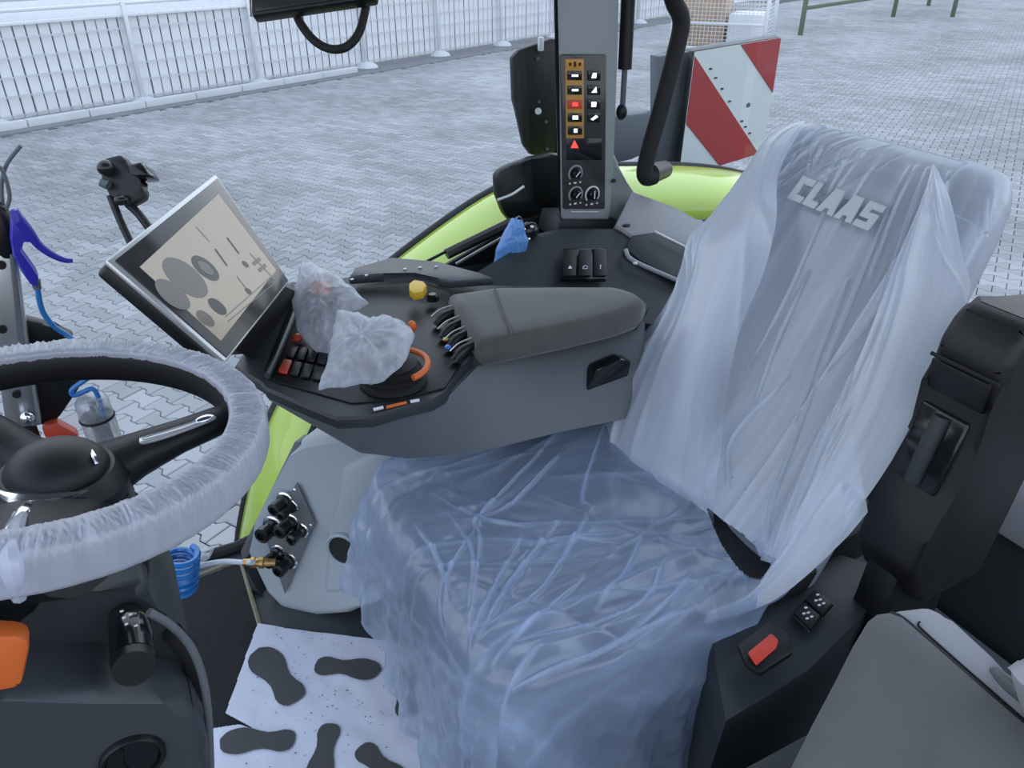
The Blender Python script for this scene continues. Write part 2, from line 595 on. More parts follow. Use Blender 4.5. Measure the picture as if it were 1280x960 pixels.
order = np.argsort(key)
cells = [(key[i], XY[i, 0], XY[i, 1]) for i in order]
r2 = np.random.default_rng(3)
me0 = bpy.data.meshes.new('paver')
me0.from_pydata(PV.tolist(), [], PF)
me0.materials.append(M['paver'])
for d, x, y in cells[:290]:
    o = bpy.data.objects.new('paver', me0)
    COL.objects.link(o)
    o.parent = ground
    o.location = (x, y, GZ + 0.022 + r2.uniform(-0.002, 0.002))
    o.rotation_euler = (r2.uniform(-0.008, 0.008), r2.uniform(-0.008, 0.008), ra)
rest = cells[290:]
X = np.array([(x, y) for _, x, y in rest])
rot = np.stack([ux, uy], 1)
PR = PV[:24].copy()
PR[:, :2] = PR[:, :2] @ rot.T
VV = PR[None] + np.concatenate([X, np.zeros((len(X), 1))], 1)[:, None]
VV[:, :, 2] += GZ + 0.022 + r2.uniform(-0.002, 0.002, (len(X), 1))
tilt = r2.uniform(-0.008, 0.008, (len(X), 2))
VV[:, :, 2] += ((VV[:, :, :2] - X[:, None]) * tilt[:, None]).sum(-1)
fl = []
pf = PF[:13]
for k in range(len(X)):
    b0 = k * 24
    fl += [tuple(i + b0 for i in f) for f in pf]
me = bpy.data.meshes.new('paver_field')
me.from_pydata(VV.reshape(-1, 3).tolist(), [], fl)
o = link('paver_field', me, 'paver', ground)
o.location = (0, 0, 0)
o['kind'] = 'stuff'

def fp(s, off=0.0, z=0.0):
    q = F0 + fd * s + fn * off
    return V((q[0], q[1], z))
fx, fy = V((*fd, 0)), V((*fn, 0))
FR = axes(fx, fy)
# concrete strip and kerb along the fence
bm = NB()
box(bm, fp(3, 0.1, GZ - 0.01), (42, 1.7, 0.1), FR, 0.01)
struct(put('concrete_strip', bm, 'concrete'))
k = struct(thing('kerb', fp(-4, -0.2, GZ), 'pale concrete kerb stones along the foot of the white fence', 'kerb'))
del k['category']
for i in range(9):
    bm = NB()
    box(bm, fp(-8.5 + i * 1.0, -0.42 + 0.004 * (i % 3), GZ + 0.07), (0.985, 0.13, 0.16), FR, 0.012)
    put('kerb_stone', bm, 'palec', k)

# fence: white boards, galvanised rods and posts
fence = thing('board_fence', fp(0, 0, GZ + 0.05), 'long white fence of upright boards behind thin steel rods, far side of the yard', 'fence')
bmesh_b = NB()
box(bmesh_b, (0, 0, 0), (0.165, 0.02, 1.42), None, 0.003, 1)
meb = fin(bmesh_b, 'board')
meb.materials.append(M['fencew'])
s0, s1 = -16.2, 21.0
nb = int((s1 - s0) / 0.19)
for i in range(nb):
    o = bpy.data.objects.new('board', meb)
    COL.objects.link(o)
    o.parent = fence
    o.location = fp(s0 + i * 0.19, 0.06 + 0.006 * math.sin(i * 2.3), GZ + 0.80) - fence.location
    o.rotation_euler = (0, 0.004 * math.sin(i * 1.7), FA)
bm = NB()
box(bm, fp((s0 + s1) / 2, 0.11, GZ + 0.8), (s1 - s0, 0.02, 1.36), FR)
put('backing_sheet', bm, 'fenceback', fence)
for z in (0.14, 0.42, 0.70, 0.98, 1.26):
    bm = NB()
    for dy in (0.0, 0.035):
        box(bm, fp((s0 + s1) / 2, -0.02, GZ + z + dy * 0.5), (s1 - s0, 0.012, 0.010), FR)
    put('rod', bm, 'galv', fence)
bm = NB()
box(bm, fp((s0 + s1) / 2, -0.01, GZ + 1.47), (s1 - s0, 0.07, 0.05), FR, 0.008)
put('rail', bm, 'fencew', fence)
bm = NB()
box(bm, fp((s0 + s1) / 2, -0.01, GZ + 1.65), (s1 - s0, 0.07, 0.05), FR, 0.008)
put('rail', bm, 'galv', fence)
for s in (-14.8, -12.3, -9.8, -7.3, -4.8, -2.3, 0.62, 3.1, 5.6, 8.1, 10.6, 13.1, 15.6, 18.1):
    bm = NB()
    box(bm, fp(s, -0.06, GZ + 0.86), (0.07, 0.06, 1.66), FR, 0.006)
    p = put('post', bm, 'galv', fence)
    bm = NB()
    lathe(bm, fp(s, -0.1, GZ + 0.03), (0, 0, 1), [(0, 0.26), (0.06, 0.22), (0.11, 0.12), (0.12, 0.0)], 14)
    put('footing', bm, 'palec', p).location = (0, 0, 0)

# far hall behind the fence
hall = thing('hall_building', fp(0, 17, GZ), 'long grey hall with a white base wall behind the white fence', 'building')
bm = NB()
box(bm, fp(2, 20, GZ + 0.3), (60, 6, 0.7), FR)
put('base_wall', bm, 'fencew', hall)
bm = NB()
box(bm, fp(2, 20, GZ + 2.6), (60, 5.9, 4.0), FR)
put('wall', bm, 'fenceback', hall)
bm = NB()
box(bm, fp(2, 20, GZ + 4.7), (61, 6.6, 0.2), FR)
put('roof', bm, 'greypost', hall)
bm = NB()
box(bm, fp(4, 9, GZ - 0.005), (60, 16, 0.06), FR)
struct(put('rear_yard', bm, 'palec'))

# wire mesh crate with goods
cr0 = V((13.55, 17.6, GZ))
cw = V((1.98, -2.45, 0)).normalized()
cd_ = V((cw.y * -1, cw.x, 0))
crate = thing('mesh_crate', cr0, 'galvanised wire mesh crate standing on the pavers beyond the striped board', 'crate')
CW, CDp, CH = 2.3, 1.5, 1.35
def cp(a, b, z):
    return cr0 + cw * a + cd_ * b + V((0, 0, z))
for a in (0, CW):
    for b in (0, CDp):
        bm = NB()
        box(bm, cp(a, b, CH / 2), (0.08, 0.08, CH), axes(cw, cd_), 0.008)
        put('post', bm, 'galv', crate)
for b in (0, CDp):
    bm = NB()
    for z in [0.18 + 0.09 * i for i in range(13)]:
        box(bm, cp(CW / 2, b, z), (CW, 0.012, 0.012), axes(cw, cd_))
    for i in range(24):
        box(bm, cp(0.05 + i * 0.0957, b, 0.7), (0.012, 0.012, 1.1), axes(cw, cd_))
    o = put('mesh_panel', bm, 'galv', crate)
    o['kind'] = 'stuff'
    for z in (0.14, 0.72, 1.32):
        bm = NB()
        box(bm, cp(CW / 2, b, z), (CW + 0.06, 0.06, 0.07), axes(cw, cd_), 0.008)
        put('rail', bm, 'galv', crate)
for a in (0, CW):
    bm = NB()
    for z in [0.18 + 0.09 * i for i in range(13)]:
        box(bm, cp(a, CDp / 2, z), (0.012, CDp, 0.012), axes(cw, cd_))
    o = put('mesh_panel', bm, 'galv', crate)
    o['kind'] = 'stuff'
bm = NB()
box(bm, cp(CW / 2, CDp / 2, 0.12), (CW, CDp, 0.05), axes(cw, cd_))
put('floor_sheet', bm, 'galv', crate)
bm = NB()
box(bm, cp(0.7, 0.75, 0.74), (1.1, 1.0, 1.15), axes(cw, cd_), 0.03)
o = put('carton', bm, 'wood', None, cp(0.7, 0.75, 0.15))
tag(o, 'large tan carton inside the wire mesh crate', 'box', 'cartons in the mesh crate')
bm = NB()
box(bm, cp(1.75, 0.75, 0.55), (0.8, 1.0, 0.78), axes(cw, cd_), 0.03)
o = put('carton', bm, 'fencew', None, cp(1.75, 0.75, 0.15))
tag(o, 'smaller white carton beside the tan one in the mesh crate', 'box', 'cartons in the mesh crate')

# green steel rack at the far edge of the yard
rack = thing('steel_rack', (21, 18.5, GZ), 'low green steel frame on legs at the far edge of the paving', 'frame')
rp = [(19.2536,18.8170,-1.3000), (26.5132,21.6005,-1.3000), (31.8841,24.3660,-1.3000), (28.4271,20.6253,-1.3000), (30.1461,17.2026,-1.3000)]
for p in rp:
    bm = NB()
    box(bm, V(p) + V((0, 0, 0.55)), (0.12, 0.12, 1.1), axes((1, -0.5, 0), (0.5, 1, 0)), 0.01)
    put('leg', bm, 'greengal', rack)
for a, b in ((0, 1), (1, 3), (3, 4), (1, 2)):
    for z in (1.1, 0.75):
        bm = NB()
        p, q = V(rp[a]) + V((0, 0, z)), V(rp[b]) + V((0, 0, z))
        box(bm, (p + q) / 2, ((q - p).length, 0.1, 0.1), axes(q - p, V((0, 0, 1)).cross(q - p)), 0.01)
        put('beam', bm, 'greengal', rack)

# rear fender of the tractor, right side
fen = thing('rear_fender', (1.0, 2.15, -0.2), 'lime green rear mudguard of the tractor outside the right window', 'mudguard')
outer = [V(p) for p in [(0.0387,2.0000,-0.4500),(0.0798,2.0000,-0.2650),(0.1295,2.0000,-0.0952),(0.2132,2.0000,0.1247),(0.3184,2.0000,0.2977),(0.4261,2.0000,0.4252),(0.5532,2.0000,0.5341),(0.6529,2.0000,0.5998),(0.8153,2.0000,0.6890),(0.9675,2.0000,0.7560),(1.1509,2.0000,0.7958),(1.4060,2.0000,0.7748),(1.6557,2.0000,0.7451),(1.8993,2.0000,0.6891),(2.1814,2.0000,0.5734),(2.4791,2.0000,0.3751)]]
outer = [V(p) for p in spline(outer, 4)]
rows = []
for p in outer:
    rows.append([p + V((0.03, -0.235, -0.10)), p + V((0.015, -0.20, -0.045)), p + V((0.008, -0.15, -0.015)), p + V((0, -0.08, 0.0)), p + V((0, -0.03, 0.004)), p + V((0, 0.0, 0.0))])
o = gridm('mudguard_shell', rows, 'greenp', fen)
md = o.modifiers.new('s', 'SOLIDIFY')
md.thickness = 0.012
md.offset = -1
bm = NB()
tube(bm, [p + V((0, 0.012, 0.0)) for p in outer[::2]], 0.021, 10, 2)
put('edge_flare', bm, 'rubber', fen)

# park warning board behind the right rear corner
wb = thing('warning_board', (2.15, 2.42, 0.58), 'square board with red and white diagonal stripes outside the window', 'sign')
WQ = [(1.9561,2.4000,1.0358), (2.3550,2.4000,1.0637), (2.3571,2.4000,0.6388), (1.9442,2.4000,0.5863)]
bm = NB()
prism(bm, inset(WQ, 1.012), (0, 0.03, 0), 0.004)
put('backing_plate', bm, 'black', wb)
def stripe(name, uvs, m):
    bm = NB()
    prism(bm, [bil(WQ, u, v) + V((0, -0.0035, 0)) for u, v in uvs], (0, 0.003, 0))
    return put(name, bm, m, wb)
stripe('reflective_sheet', [(0, 0), (1, 0), (1, 1), (0, 1)], 'signwhite')
def stripe2(uvs):
    bm = NB()
    prism(bm, [bil(WQ, u, v) + V((0, -0.0065, 0)) for u, v in uvs], (0, 0.003, 0))
    return put('red_stripe', bm, 'signred', wb)
stripe2([(0, 0.03), (0.94, 1.0), (0.47, 1.0), (0, 0.55)])
stripe2([(0.52, 0.0), (1, 0), (1, 0.46)])
for t in (0.12, 0.2, 0.3, 0.42, 0.62, 0.68, 0.75):
    bm = NB()
    c = bil(WQ, 0.07 + t * 0.93 + 0.02, 0.03 + t) if t < 0.9 else None
    box(bm, c + V((0, -0.005, 0)), (0.012, 0.004, 0.006))
    put('approval_mark', bm, 'print', wb)
bm = NB()
cyl(bm, bil(WQ, 0.72, 0.52) + V((0, -0.008, 0)), bil(WQ, 0.72, 0.52) + V((0, 0.03, 0)), 0.008, None, 10)
put('rivet', bm, 'greypost', wb)
bk = thing('board_bracket', (1.8, 2.5, 0.6), 'dark grey steel bracket carrying the red and white board', 'bracket')
bm = NB()
prism(bm, [(1.8403,2.4600,1.0223),(1.9980,2.4600,1.0241),(2.0038,2.4600,1.0347),(2.3996,2.4600,1.0642),(2.4048,2.4600,1.0413),(2.0151,2.4600,0.9568),(2.0036,2.4600,0.6023),(1.8875,2.4600,0.6068)], (0, 0.05, 0), 0.006)
put('plate', bm, 'greypost', bk)
bm = NB()
prism(bm, [(1.6638,2.4400,0.8338),(1.8473,2.4400,0.8317),(1.8627,2.4400,0.6961),(1.7486,2.4400,0.6670),(1.6704,2.4400,0.6612)], (0, 0.12, 0), 0.01)
put('arm', bm, 'greypost', bk)
bm = NB()
box(bm, (1.95, 2.27, 0.50), (0.05, 0.60, 0.06), None, 0.006)
box(bm, (1.95, 2.52, 0.56), (0.05, 0.05, 0.18), None, 0.006)
put('foot', bm, 'greypost', bk)

# black plates outside, behind the right pillar
pl = thing('lamp_plate', (1.1, 2.0, 0.85), 'black upright plate with cut corners and a white bolt, left of the control pillar', 'plate')
bm = NB()
prism(bm, [(1.0089,1.9800,1.1215),(1.0326,1.9800,1.1398),(1.1289,1.9800,1.1622),(1.1587,1.9800,1.1568),(1.1701,1.9800,0.8446),(1.0700,1.9800,0.8602),(1.0466,1.9800,0.8894),(1.0162,1.9800,1.0141)], (0, 0.02, 0), 0.006)
put('plate', bm, 'black', pl)
bm = NB()
tube(bm, [(1.1465,2.0000,0.9462), (1.1812,1.9800,0.7639), (1.1407,1.9300,0.7063)], 0.02, 8, 3)
put('support', bm, 'black', pl)
bm = NB()
box(bm, (1.0894,1.9700,1.1515), (0.016, 0.012, 0.035), None, 0.004)
put('slot_clip', bm, 'white', pl)
bm = NB()
cyl(bm, (1.0925,1.9850,0.9774), (1.0814,1.9650,0.9818), 0.010, 0.008, 12)
put('bolt', bm, 'white', pl)
for p in [(1.0824,1.9780,1.1154),(1.0894,1.9780,1.0043),(1.1179,1.9780,0.8734),(1.1134,1.9780,0.9488)]:
    bm = NB()
    cyl(bm, p, V(p) + V((0, -0.006, 0)), 0.004, None, 8)
    put('rivet', bm, 'greypost', pl)
pl2 = thing('fender_flap', (1.05, 1.9, 0.75), 'black rounded flap below the upright plate, beside the control pillar', 'flap')
bm = NB()
prism(bm, [(0.8664,1.7900,0.8679),(0.8756,1.7900,0.8831),(0.9121,1.7900,0.8950),(0.9674,1.7900,0.9028),(1.0286,1.7900,0.9103),(1.0625,1.7900,0.9024),(1.0692,1.7900,0.7244),(1.0348,1.7900,0.6979),(0.9800,1.7900,0.7020),(0.9264,1.7900,0.7238),(0.8886,1.7900,0.7687),(0.8682,1.7900,0.8223)], (0, 0.03, 0), 0.01)
put('flap', bm, 'black', pl2)
bm = NB()
tube(bm, [(0.8630,1.7750,0.8145),(0.9044,1.7750,0.8235),(0.9392,1.7750,0.8398)], 0.004, 8)
put('bright_edge', bm, 'silver', pl2)

# ================================================================== CAB SHELL
bm = NB()
prism(bm, [(0.02, 0.12, -0.06), (1.62, 0.12, -0.06), (1.62, 1.74, -0.06), (0.02, 1.74, -0.06)], (0, 0, 0.06))
prism(bm, [(-0.75, 0.3, -0.06), (0.02, 0.3, -0.06), (0.02, 1.66, -0.06), (-0.75, 1.66, -0.06)], (0, 0, 0.058))
struct(put('floor', bm, 'mid'))
bm = NB()
prism(bm, [(-0.8, 0.0, 1.98), (1.7, 0.0, 1.98), (1.7, 1.8, 1.98), (-0.8, 1.8, 1.98)], (0, 0, 0.18), 0.04)
struct(put('ceiling', bm, 'roof'))
# right side lower wall below the window line behind the armrest
bm = NB()
prism(bm, [(0.30, 1.745, -0.06), (1.62, 1.745, -0.06), (1.62, 1.745, 0.66), (0.62, 1.745, 0.66), (0.40, 1.745, 0.45)], (0, 0.015, 0))
struct(put('wall_right', bm, 'dark'))
# rear wall with its bright sill
bm = NB()
prism(bm, [(1.62, 0.12, 0.0), (1.62, 1.74, 0.0), (1.62, 1.74, 0.44), (1.62, 0.12, 0.44)], (0.04, 0, 0))
struct(put('wall_back', bm, 'dark'))
bm = NB()
prism(bm, [(1.50, 0.15, 0.30), (1.62, 0.15, 0.30), (1.62, 0.15, 0.48), (1.57, 0.15, 0.47), (1.52, 0.15, 0.40)], (0, 1.55, 0), 0.012)
struct(put('trim_1', bm, 'lilac'))
bm = NB()
prism(bm, [(1.46, 0.15, 0.0), (1.60, 0.15, 0.0), (1.60, 0.15, 0.30), (1.53, 0.15, 0.30)], (0, 1.55, 0), 0.01)
struct(put('trim_2', bm, 'dark'))
bm = NB()
prism(bm, [(1.30, 0.15, 0.0), (1.455, 0.15, 0.0), (1.455, 0.15, 0.075), (1.30, 0.15, 0.06)], (0, 0.85, 0), 0.01)
struct(put('trim_3', bm, 'shell'))
# panes
def pane(name, pts, vec):
    bm = NB()
    bm.faces.new([bm.verts.new(V(p)) for p in pts])
    return struct(put(name, bm, 'glass'))
WR = [(-0.72, 1.725, 0.03), (0.16, 1.725, 0.03), (0.40, 1.725, 0.45), (0.62, 1.725, 0.67), (0.98, 1.725, 0.76), (0.93, 1.735, 1.95), (-0.66, 1.735, 1.95)]
pane('window_1', WR, None)
pane('window_2', [(1.10, 1.75, 0.74), (1.62, 1.75, 0.70), (1.60, 1.75, 1.95), (1.12, 1.75, 1.95)], None)
pane('window_3', [(1.63, 0.15, 0.52), (1.63, 1.72, 0.52), (1.60, 1.72, 1.95), (1.60, 0.15, 1.95)], None)
# window seals and frames
bm = NB()
tube(bm, [(-0.72, 1.725, 0.03), (-0.3, 1.725, 0.02), (0.16, 1.725, 0.03), (0.30, 1.725, 0.28), (0.45, 1.725, 0.52)] , 0.016, 8, 4)
struct(put('trim_4', bm, 'rubber'))
bm = NB()
tube(bm, [(0.6017,1.7400,0.6823),(0.7064,1.7400,0.7168)], 0.004, 6, 0)
tube(bm, [(0.7016,1.7400,0.7070),(0.8866,1.7400,0.7621)], 0.014, 8, 0)
struct(put('trim_5', bm, 'black'))
bm = NB()
prism(bm, [(0.7019,1.7550,0.6719),(0.9223,1.7550,0.7588),(1.0375,1.7550,0.7635),(1.0403,1.7550,0.6853),(0.7995,1.7550,0.6096),(0.6639,1.7550,0.6176)], (0, 0.012, 0), 0.003)
struct(put('trim_6', bm, 'black'))
bm = NB()
tube(bm, [(0.7246,1.7350,0.6791),(0.8956,1.7350,0.7431)], 0.0035, 6, 0)
struct(put('trim_7', bm, 'silver'))
# roof posts outside the picture that carry the roof
bm = NB()
tube(bm, [(-0.78, 0.05, 0), (-0.70, 0.08, 1.98)], 0.035, 8, 0)
struct(put('trim_8', bm, 'black'))
bm = NB()
tube(bm, [(1.62, 0.12, 0.4), (1.60, 0.12, 1.98)], 0.04, 8, 0)
struct(put('trim_9', bm, 'black'))
bm = NB()
prism(bm, [(1.57, .15, .535), (1.61, .15, .535), (1.61, .15, .66), (1.57, .15, .63)], (0, 1.5, 0), 0.01)
struct(put('trim_10', bm, 'black'))

# ---- sill console along the right side, behind the armrest
sc = thing('side_tray_console', (1.05, 1.6, 0.66), 'dark grey moulded console with a storage tray, between armrest and control pillar', 'console')
bm = NB()
prism(bm, [(0.5708,1.5103,0.7186),(0.6950,1.5250,0.7282),(0.8242,1.5757,0.7612),(0.8782,1.6040,0.7796),(0.9513,1.6070,0.7816),(1.1117,1.5812,0.7648),(1.1506,1.5463,0.7421),(1.2853,1.4494,0.6791),(1.1702,1.2871,0.5735),(1.0692,1.3466,0.6122),(0.8330,1.3940,0.6430)], (0, 0.03, -0.16), 0.012)
put('console_body', bm, 'dark', sc)
bm = NB()
prism(bm, [(1.0950,1.5754,0.7753),(1.1778,1.6334,0.8345),(1.2650,1.5749,0.7965),(1.4030,1.4585,0.7207),(1.3692,1.4106,0.6777),(1.2933,1.4639,0.7028),(1.1946,1.5330,0.7477),(1.1358,1.5253,0.7427)], (0, 0.03, -0.05), 0.006)
put('upper_ledge', bm, 'lilac', sc)
bm = NB()
prism(bm, [(1.1182,1.5362,0.7546),(1.1848,1.5340,0.7531),(1.2715,1.4628,0.7069),(1.1903,1.3890,0.6588),(1.1021,1.4732,0.7136),(1.0817,1.5082,0.7364)], (0, 0.004, -0.008), 0.003)
put('tray_floor', bm, 'dark', sc)
bm = NB()
tube(bm, [(1.0746,1.4979,0.7368),(1.0793,1.4679,0.7173),(1.1711,1.3978,0.6717),(1.1930,1.3733,0.6558)], 0.0055, 8, 4)
put('tray_lip', bm, 'lilac', sc)
bm = NB()
tube(bm, [(1.1728,1.5185,0.7598),(1.2229,1.4756,0.7319),(1.2712,1.4373,0.7070)], 0.004, 8, 3)
put('upper_lip', bm, 'silver', sc)
bm = NB()
ell(bm, (1.0753,1.4553,0.7163), (0.006, 0.006, 0.004))
put('tray_stud', bm, 'white', sc)
bm = NB()
ell(bm, (1.1064,1.5466,0.7780), (0.012, 0.008, 0.004))
put('screw_cap', bm, 'black', sc)
SQ = [(0.9144,1.5334,0.7480),(1.0252,1.5144,0.7356),(0.9841,1.4421,0.6886),(0.8689,1.4634,0.7025)]
bm = NB()
prism(bm, SQ, (0, -0.006, 0.010), 0.003)
swm = put('switch_module', bm, 'gloss', sc)
for i, s in enumerate(('I', 'O', 'I')):
    q = [bil(SQ, (i + 0.08) / 3, 0.08), bil(SQ, (i + 0.92) / 3, 0.08), bil(SQ, (i + 0.92) / 3, 0.92), bil(SQ, (i + 0.08) / 3, 0.92)]
    bm = NB()
    prism(bm, [p + V((0, -0.006, 0.010)) for p in q], (0, -0.003, 0.004), 0.0015)
    put('rocker', bm, 'black', swm).location = (0, 0, 0)
    c = bil(SQ, (i + 0.5) / 3, 0.66) + V((0, -0.0095, 0.0145))
    xd, yd = SQ and (V(SQ[1]) - V(SQ[0])), (V(SQ[0]) - V(SQ[3]))
    xd = xd.normalized(); yd = yd.normalized()
    bm = NB()
    a = 0.0055
    if i == 0:
        prism(bm, [c - xd * a - yd * a * .8, c + xd * a - yd * a * .8, c + yd * a], (0, -0.0004, 0.0005))
    elif i == 1:
        tube(bm, [c - xd * a - yd * a * .8, c + xd * a - yd * a * .8, c + xd * a + yd * a * .2, c + yd * a, c - xd * a + yd * a * .2, c - xd * a - yd * a * .8], 0.0009, 6, 0)
    else:
        tube(bm, [c - yd * a, c + yd * a * 1.2], [0.0006, 0.0018], 6, 0)
    put('symbol', bm, 'white', swm).location = (0, 0, 0)

# ---- control pillar
cpil = thing('control_pillar', (1.05, 1.64, 0.78), 'upright grey cab pillar carrying a black panel of lit buttons and dials', 'pillar')
def pz_(u, v, y):
    return None
PB = [(0.9667,1.6300,0.7867),(1.1124,1.6300,0.7649),(1.1127,1.6300,0.9200),(1.1039,1.6300,1.1770),(1.0718,1.6300,1.8421),(0.9112,1.6300,1.8258),(0.9410,1.6300,1.2817),(0.9494,1.6300,1.1521)]
PB2 = [V(p) + V((0.02, 0.11, 0.0)) for p in PB]
bm = NB()
prism(bm, [V(p) for p in PB], (0.075, 0.12, 0), 0.010, 3)
put('pillar_trim', bm, 'pillar', cpil)
bm = NB()
prism(bm, [(0.9639,1.6500,0.7310),(0.9759,1.6500,0.7877),(1.1329,1.6500,0.7645),(1.2251,1.6500,0.7245),(1.2023,1.6500,0.6924)], (0, 0.10, 0), 0.008)
put('pillar_foot', bm, 'dark', cpil)
bm = NB()
prism(bm, [(0.9135,1.6550,1.8310),(0.9285,1.6550,1.8326),(0.9640,1.6550,1.1482),(0.9783,1.6550,0.9297),(0.9838,1.6550,0.7789),(0.9735,1.6550,0.8072),(0.9535,1.6550,1.1488)], (0.04, 0.06, 0), 0.005)
put('pillar_edge', bm, 'gloss', cpil)
bm = NB()
cyl(bm, (1.1157,1.6320,0.8674), (1.1137,1.6220,0.8701), 0.005, None, 10)
put('plug', bm, 'black', cpil)
CQ = [V(p) for p in [(0.9503,1.6220,1.1730),(1.0710,1.6220,1.1661),(1.0926,1.6220,0.7995),(0.9701,1.6220,0.8170)]]
bm = NB()
prism(bm, CQ, (0, 0.012, 0), 0.005)
panel = put('control_panel', bm, 'bezel', cpil)
def cq(u, v, off=0.0):
    # u, v measured on the panel in picture pixels of the photograph
    a = (u - 702) / 57.0
    b = (v - 68) / 194.0
    return bil(CQ, a, b) + V((0, -off, 0))
def plate(name, u0, v0, u1, v1, off, m, bev=0.001, th=0.003):
    bm = NB()
    prism(bm, [cq(u0, v0, off), cq(u1, v0, off), cq(u1, v1, off), cq(u0, v1, off)], (0, th, 0), bev)
    o = put(name, bm, m, panel)
    o.location = (0, 0, 0)
    return o
plate('gold_strip', 706, 73, 729, 168, 0.0015, 'goldpanel')
plate('legend_strip', 707, 74, 728, 84, 0.0025, 'amber')
for i in range(3):
    plate('legend_mark', 710 + i * 6, 77 - (i == 1), 713 + i * 6, 81 + (i == 1), 0.0032, 'black', 0)
for i, v in enumerate((92, 109, 126, 142, 158)):
    plate('button', 708, v - 5.5, 726, v + 5.5, 0.004, 'red' if i == 2 else 'gloss', 0.0015, 0.004)
    m = 'lit_red' if i == 2 else 'lit_white'
    if i < 2:
        plate('button_symbol', 713, v - 1.2, 721, v + 1.2, 0.0046, m, 0)
    elif i == 4:
        plate('button_symbol', 715, v - 2.4, 719.5, v + 2.4, 0.0046, m, 0)
    else:
        plate('button_symbol', 713.5, v - 2.4, 720.5, v + 2.2, 0.0046, m, 0)
for i, v in enumerate((92, 109, 126, 142)):
    plate('button', 734, v - 6, 750, v + 6, 0.003, 'gloss', 0.0015)
    bm = NB()
    if i == 1:
        prism(bm, [cq(738, v + 3, .0038), cq(745, v + 3, .0038), cq(744, v - 4, .0038)], (0, 0.001, 0))
    elif i == 3:
        prism(bm, [cq(737, v + 2, .0038), cq(740, v + 3.5, .0038), cq(747, v - 1, .0038), cq(744, v - 3, .0038)], (0, 0.001, 0))
    else:
        prism(bm, [cq(738, v + 3, .0038), cq(744, v + 3, .0038), cq(744.5, v - 3, .0038), cq(740 - i, v - 3, .0038)], (0, 0.001, 0))
    put('button_symbol', bm, 'lit_white', panel).location = (0, 0, 0)
plate('dark_window', 706, 168, 753, 196, 0.001, 'gloss')
bm = NB()
prism(bm, [cq(711.5, 180, .0022), cq(721.5, 180, .0022), cq(716.5, 170, .0022)], (0, 0.001, 0))
put('hazard_symbol', bm, 'lit_red', panel).location = (0, 0, 0)
def knob(u, v, r, m):
    c = cq(u, v)
    ax = V((0, -1, 0))
    bm = NB()
    lathe(bm, c, ax, [(0, r * 0.66), (0.010, r * 0.62), (0.012, r * 0.5), (0.012, 0.0)], 20)
    k = put('dial', bm, 'gloss', panel)
    k.location = (0, 0, 0)
    bm = NB()
    pts = [c + V((math.cos(a) * r, -0.0012, math.sin(a) * r)) for a in [math.radians(-40 + 260 * i / 18) for i in range(19)]]
    tube(bm, pts, r * 0.11, 6, 0)
    put('dial_ring', bm, m, panel).location = (0, 0, 0)
    bm = NB()
    d = V((0.7, 0, 0.7)) if u < 720 else V((0, 0, 1))
    tube(bm, [c + V((0, -0.0125, 0)) - d * r * 0.4, c + V((0, -0.0125, 0)) + d * r * 0.55], 0.0014, 6, 0)
    put('dial_pointer', bm, 'white', panel).location = (0, 0, 0)
    for dx in (-0.8, 0, 0.8):
        bm = NB()
        box(bm, c + V((dx * r, -0.001, -r * 1.25)), (0.004 if dx else 0.007, 0.001, 0.004))
        put('dial_mark', bm, 'white', panel).location = (0, 0, 0)
knob(717.5, 213, 0.0185, 'greyprint')
knob(717.5, 241, 0.0185, 'greyprint')
knob(740, 241, 0.0195, 'white')
plate('panel_foot_line', 712, 265, 750, 266, -0.002, 'white', 0)

bm = NB()
prism(bm, [(1.1293,1.6600,0.9313),(1.1486,1.6600,0.8991),(1.1645,1.6600,0.8543),(1.2255,1.6600,0.7915),(1.2075,1.6600,0.7109),(1.1342,1.6600,0.7355),(1.1208,1.6600,0.8516)], (0.03, 0.06, 0), 0.008)
put('pillar_flank', bm, 'pillar', cpil)

# gas strut and grab bar
gs = thing('gas_strut', (1.1810,1.7000,1.0066), 'thin black gas strut hanging upright just right of the control pillar', 'strut')
bm = NB()
cyl(bm, (1.1623,1.7000,1.7159), (1.1762,1.7000,1.1185), 0.017)
put('cylinder', bm, 'black', gs)
bm = NB()
cyl(bm, (1.1762,1.7000,1.1185), (1.1771,1.7000,1.0244), 0.007)
put('piston_rod', bm, 'greypost', gs)
bm = NB()
ell(bm, (1.1754,1.7000,1.0168), (0.014, 0.014, 0.02))
put('ball_end', bm, 'black', gs)
gb = tag(put('grab_bar', tube(NB(), [(1.1364,1.6200,1.5317),(1.2067,1.6200,1.3546),(1.2436,1.6200,1.2729),(1.2660,1.6200,1.2420),(1.2724,1.6200,1.2109),(1.2601,1.6200,1.1430),(1.2338,1.6200,1.0254),(1.2117,1.6200,0.9407),(1.2026,1.6200,0.8879),(1.2097,1.6200,0.8667),(1.2345,1.6200,0.8678)], 0.021, 14, 6), 'rubber', None, (1.2132,1.6200,0.8805)), 'thick black bent grab bar in front of the striped board', 'handle')
bm = NB()
cyl(bm, (1.2189,1.6200,0.8738), (1.3566,1.7400,0.8415), 0.026, 0.024, 18)
put('end_boss', bm, 'black', gb).location = -gb.location

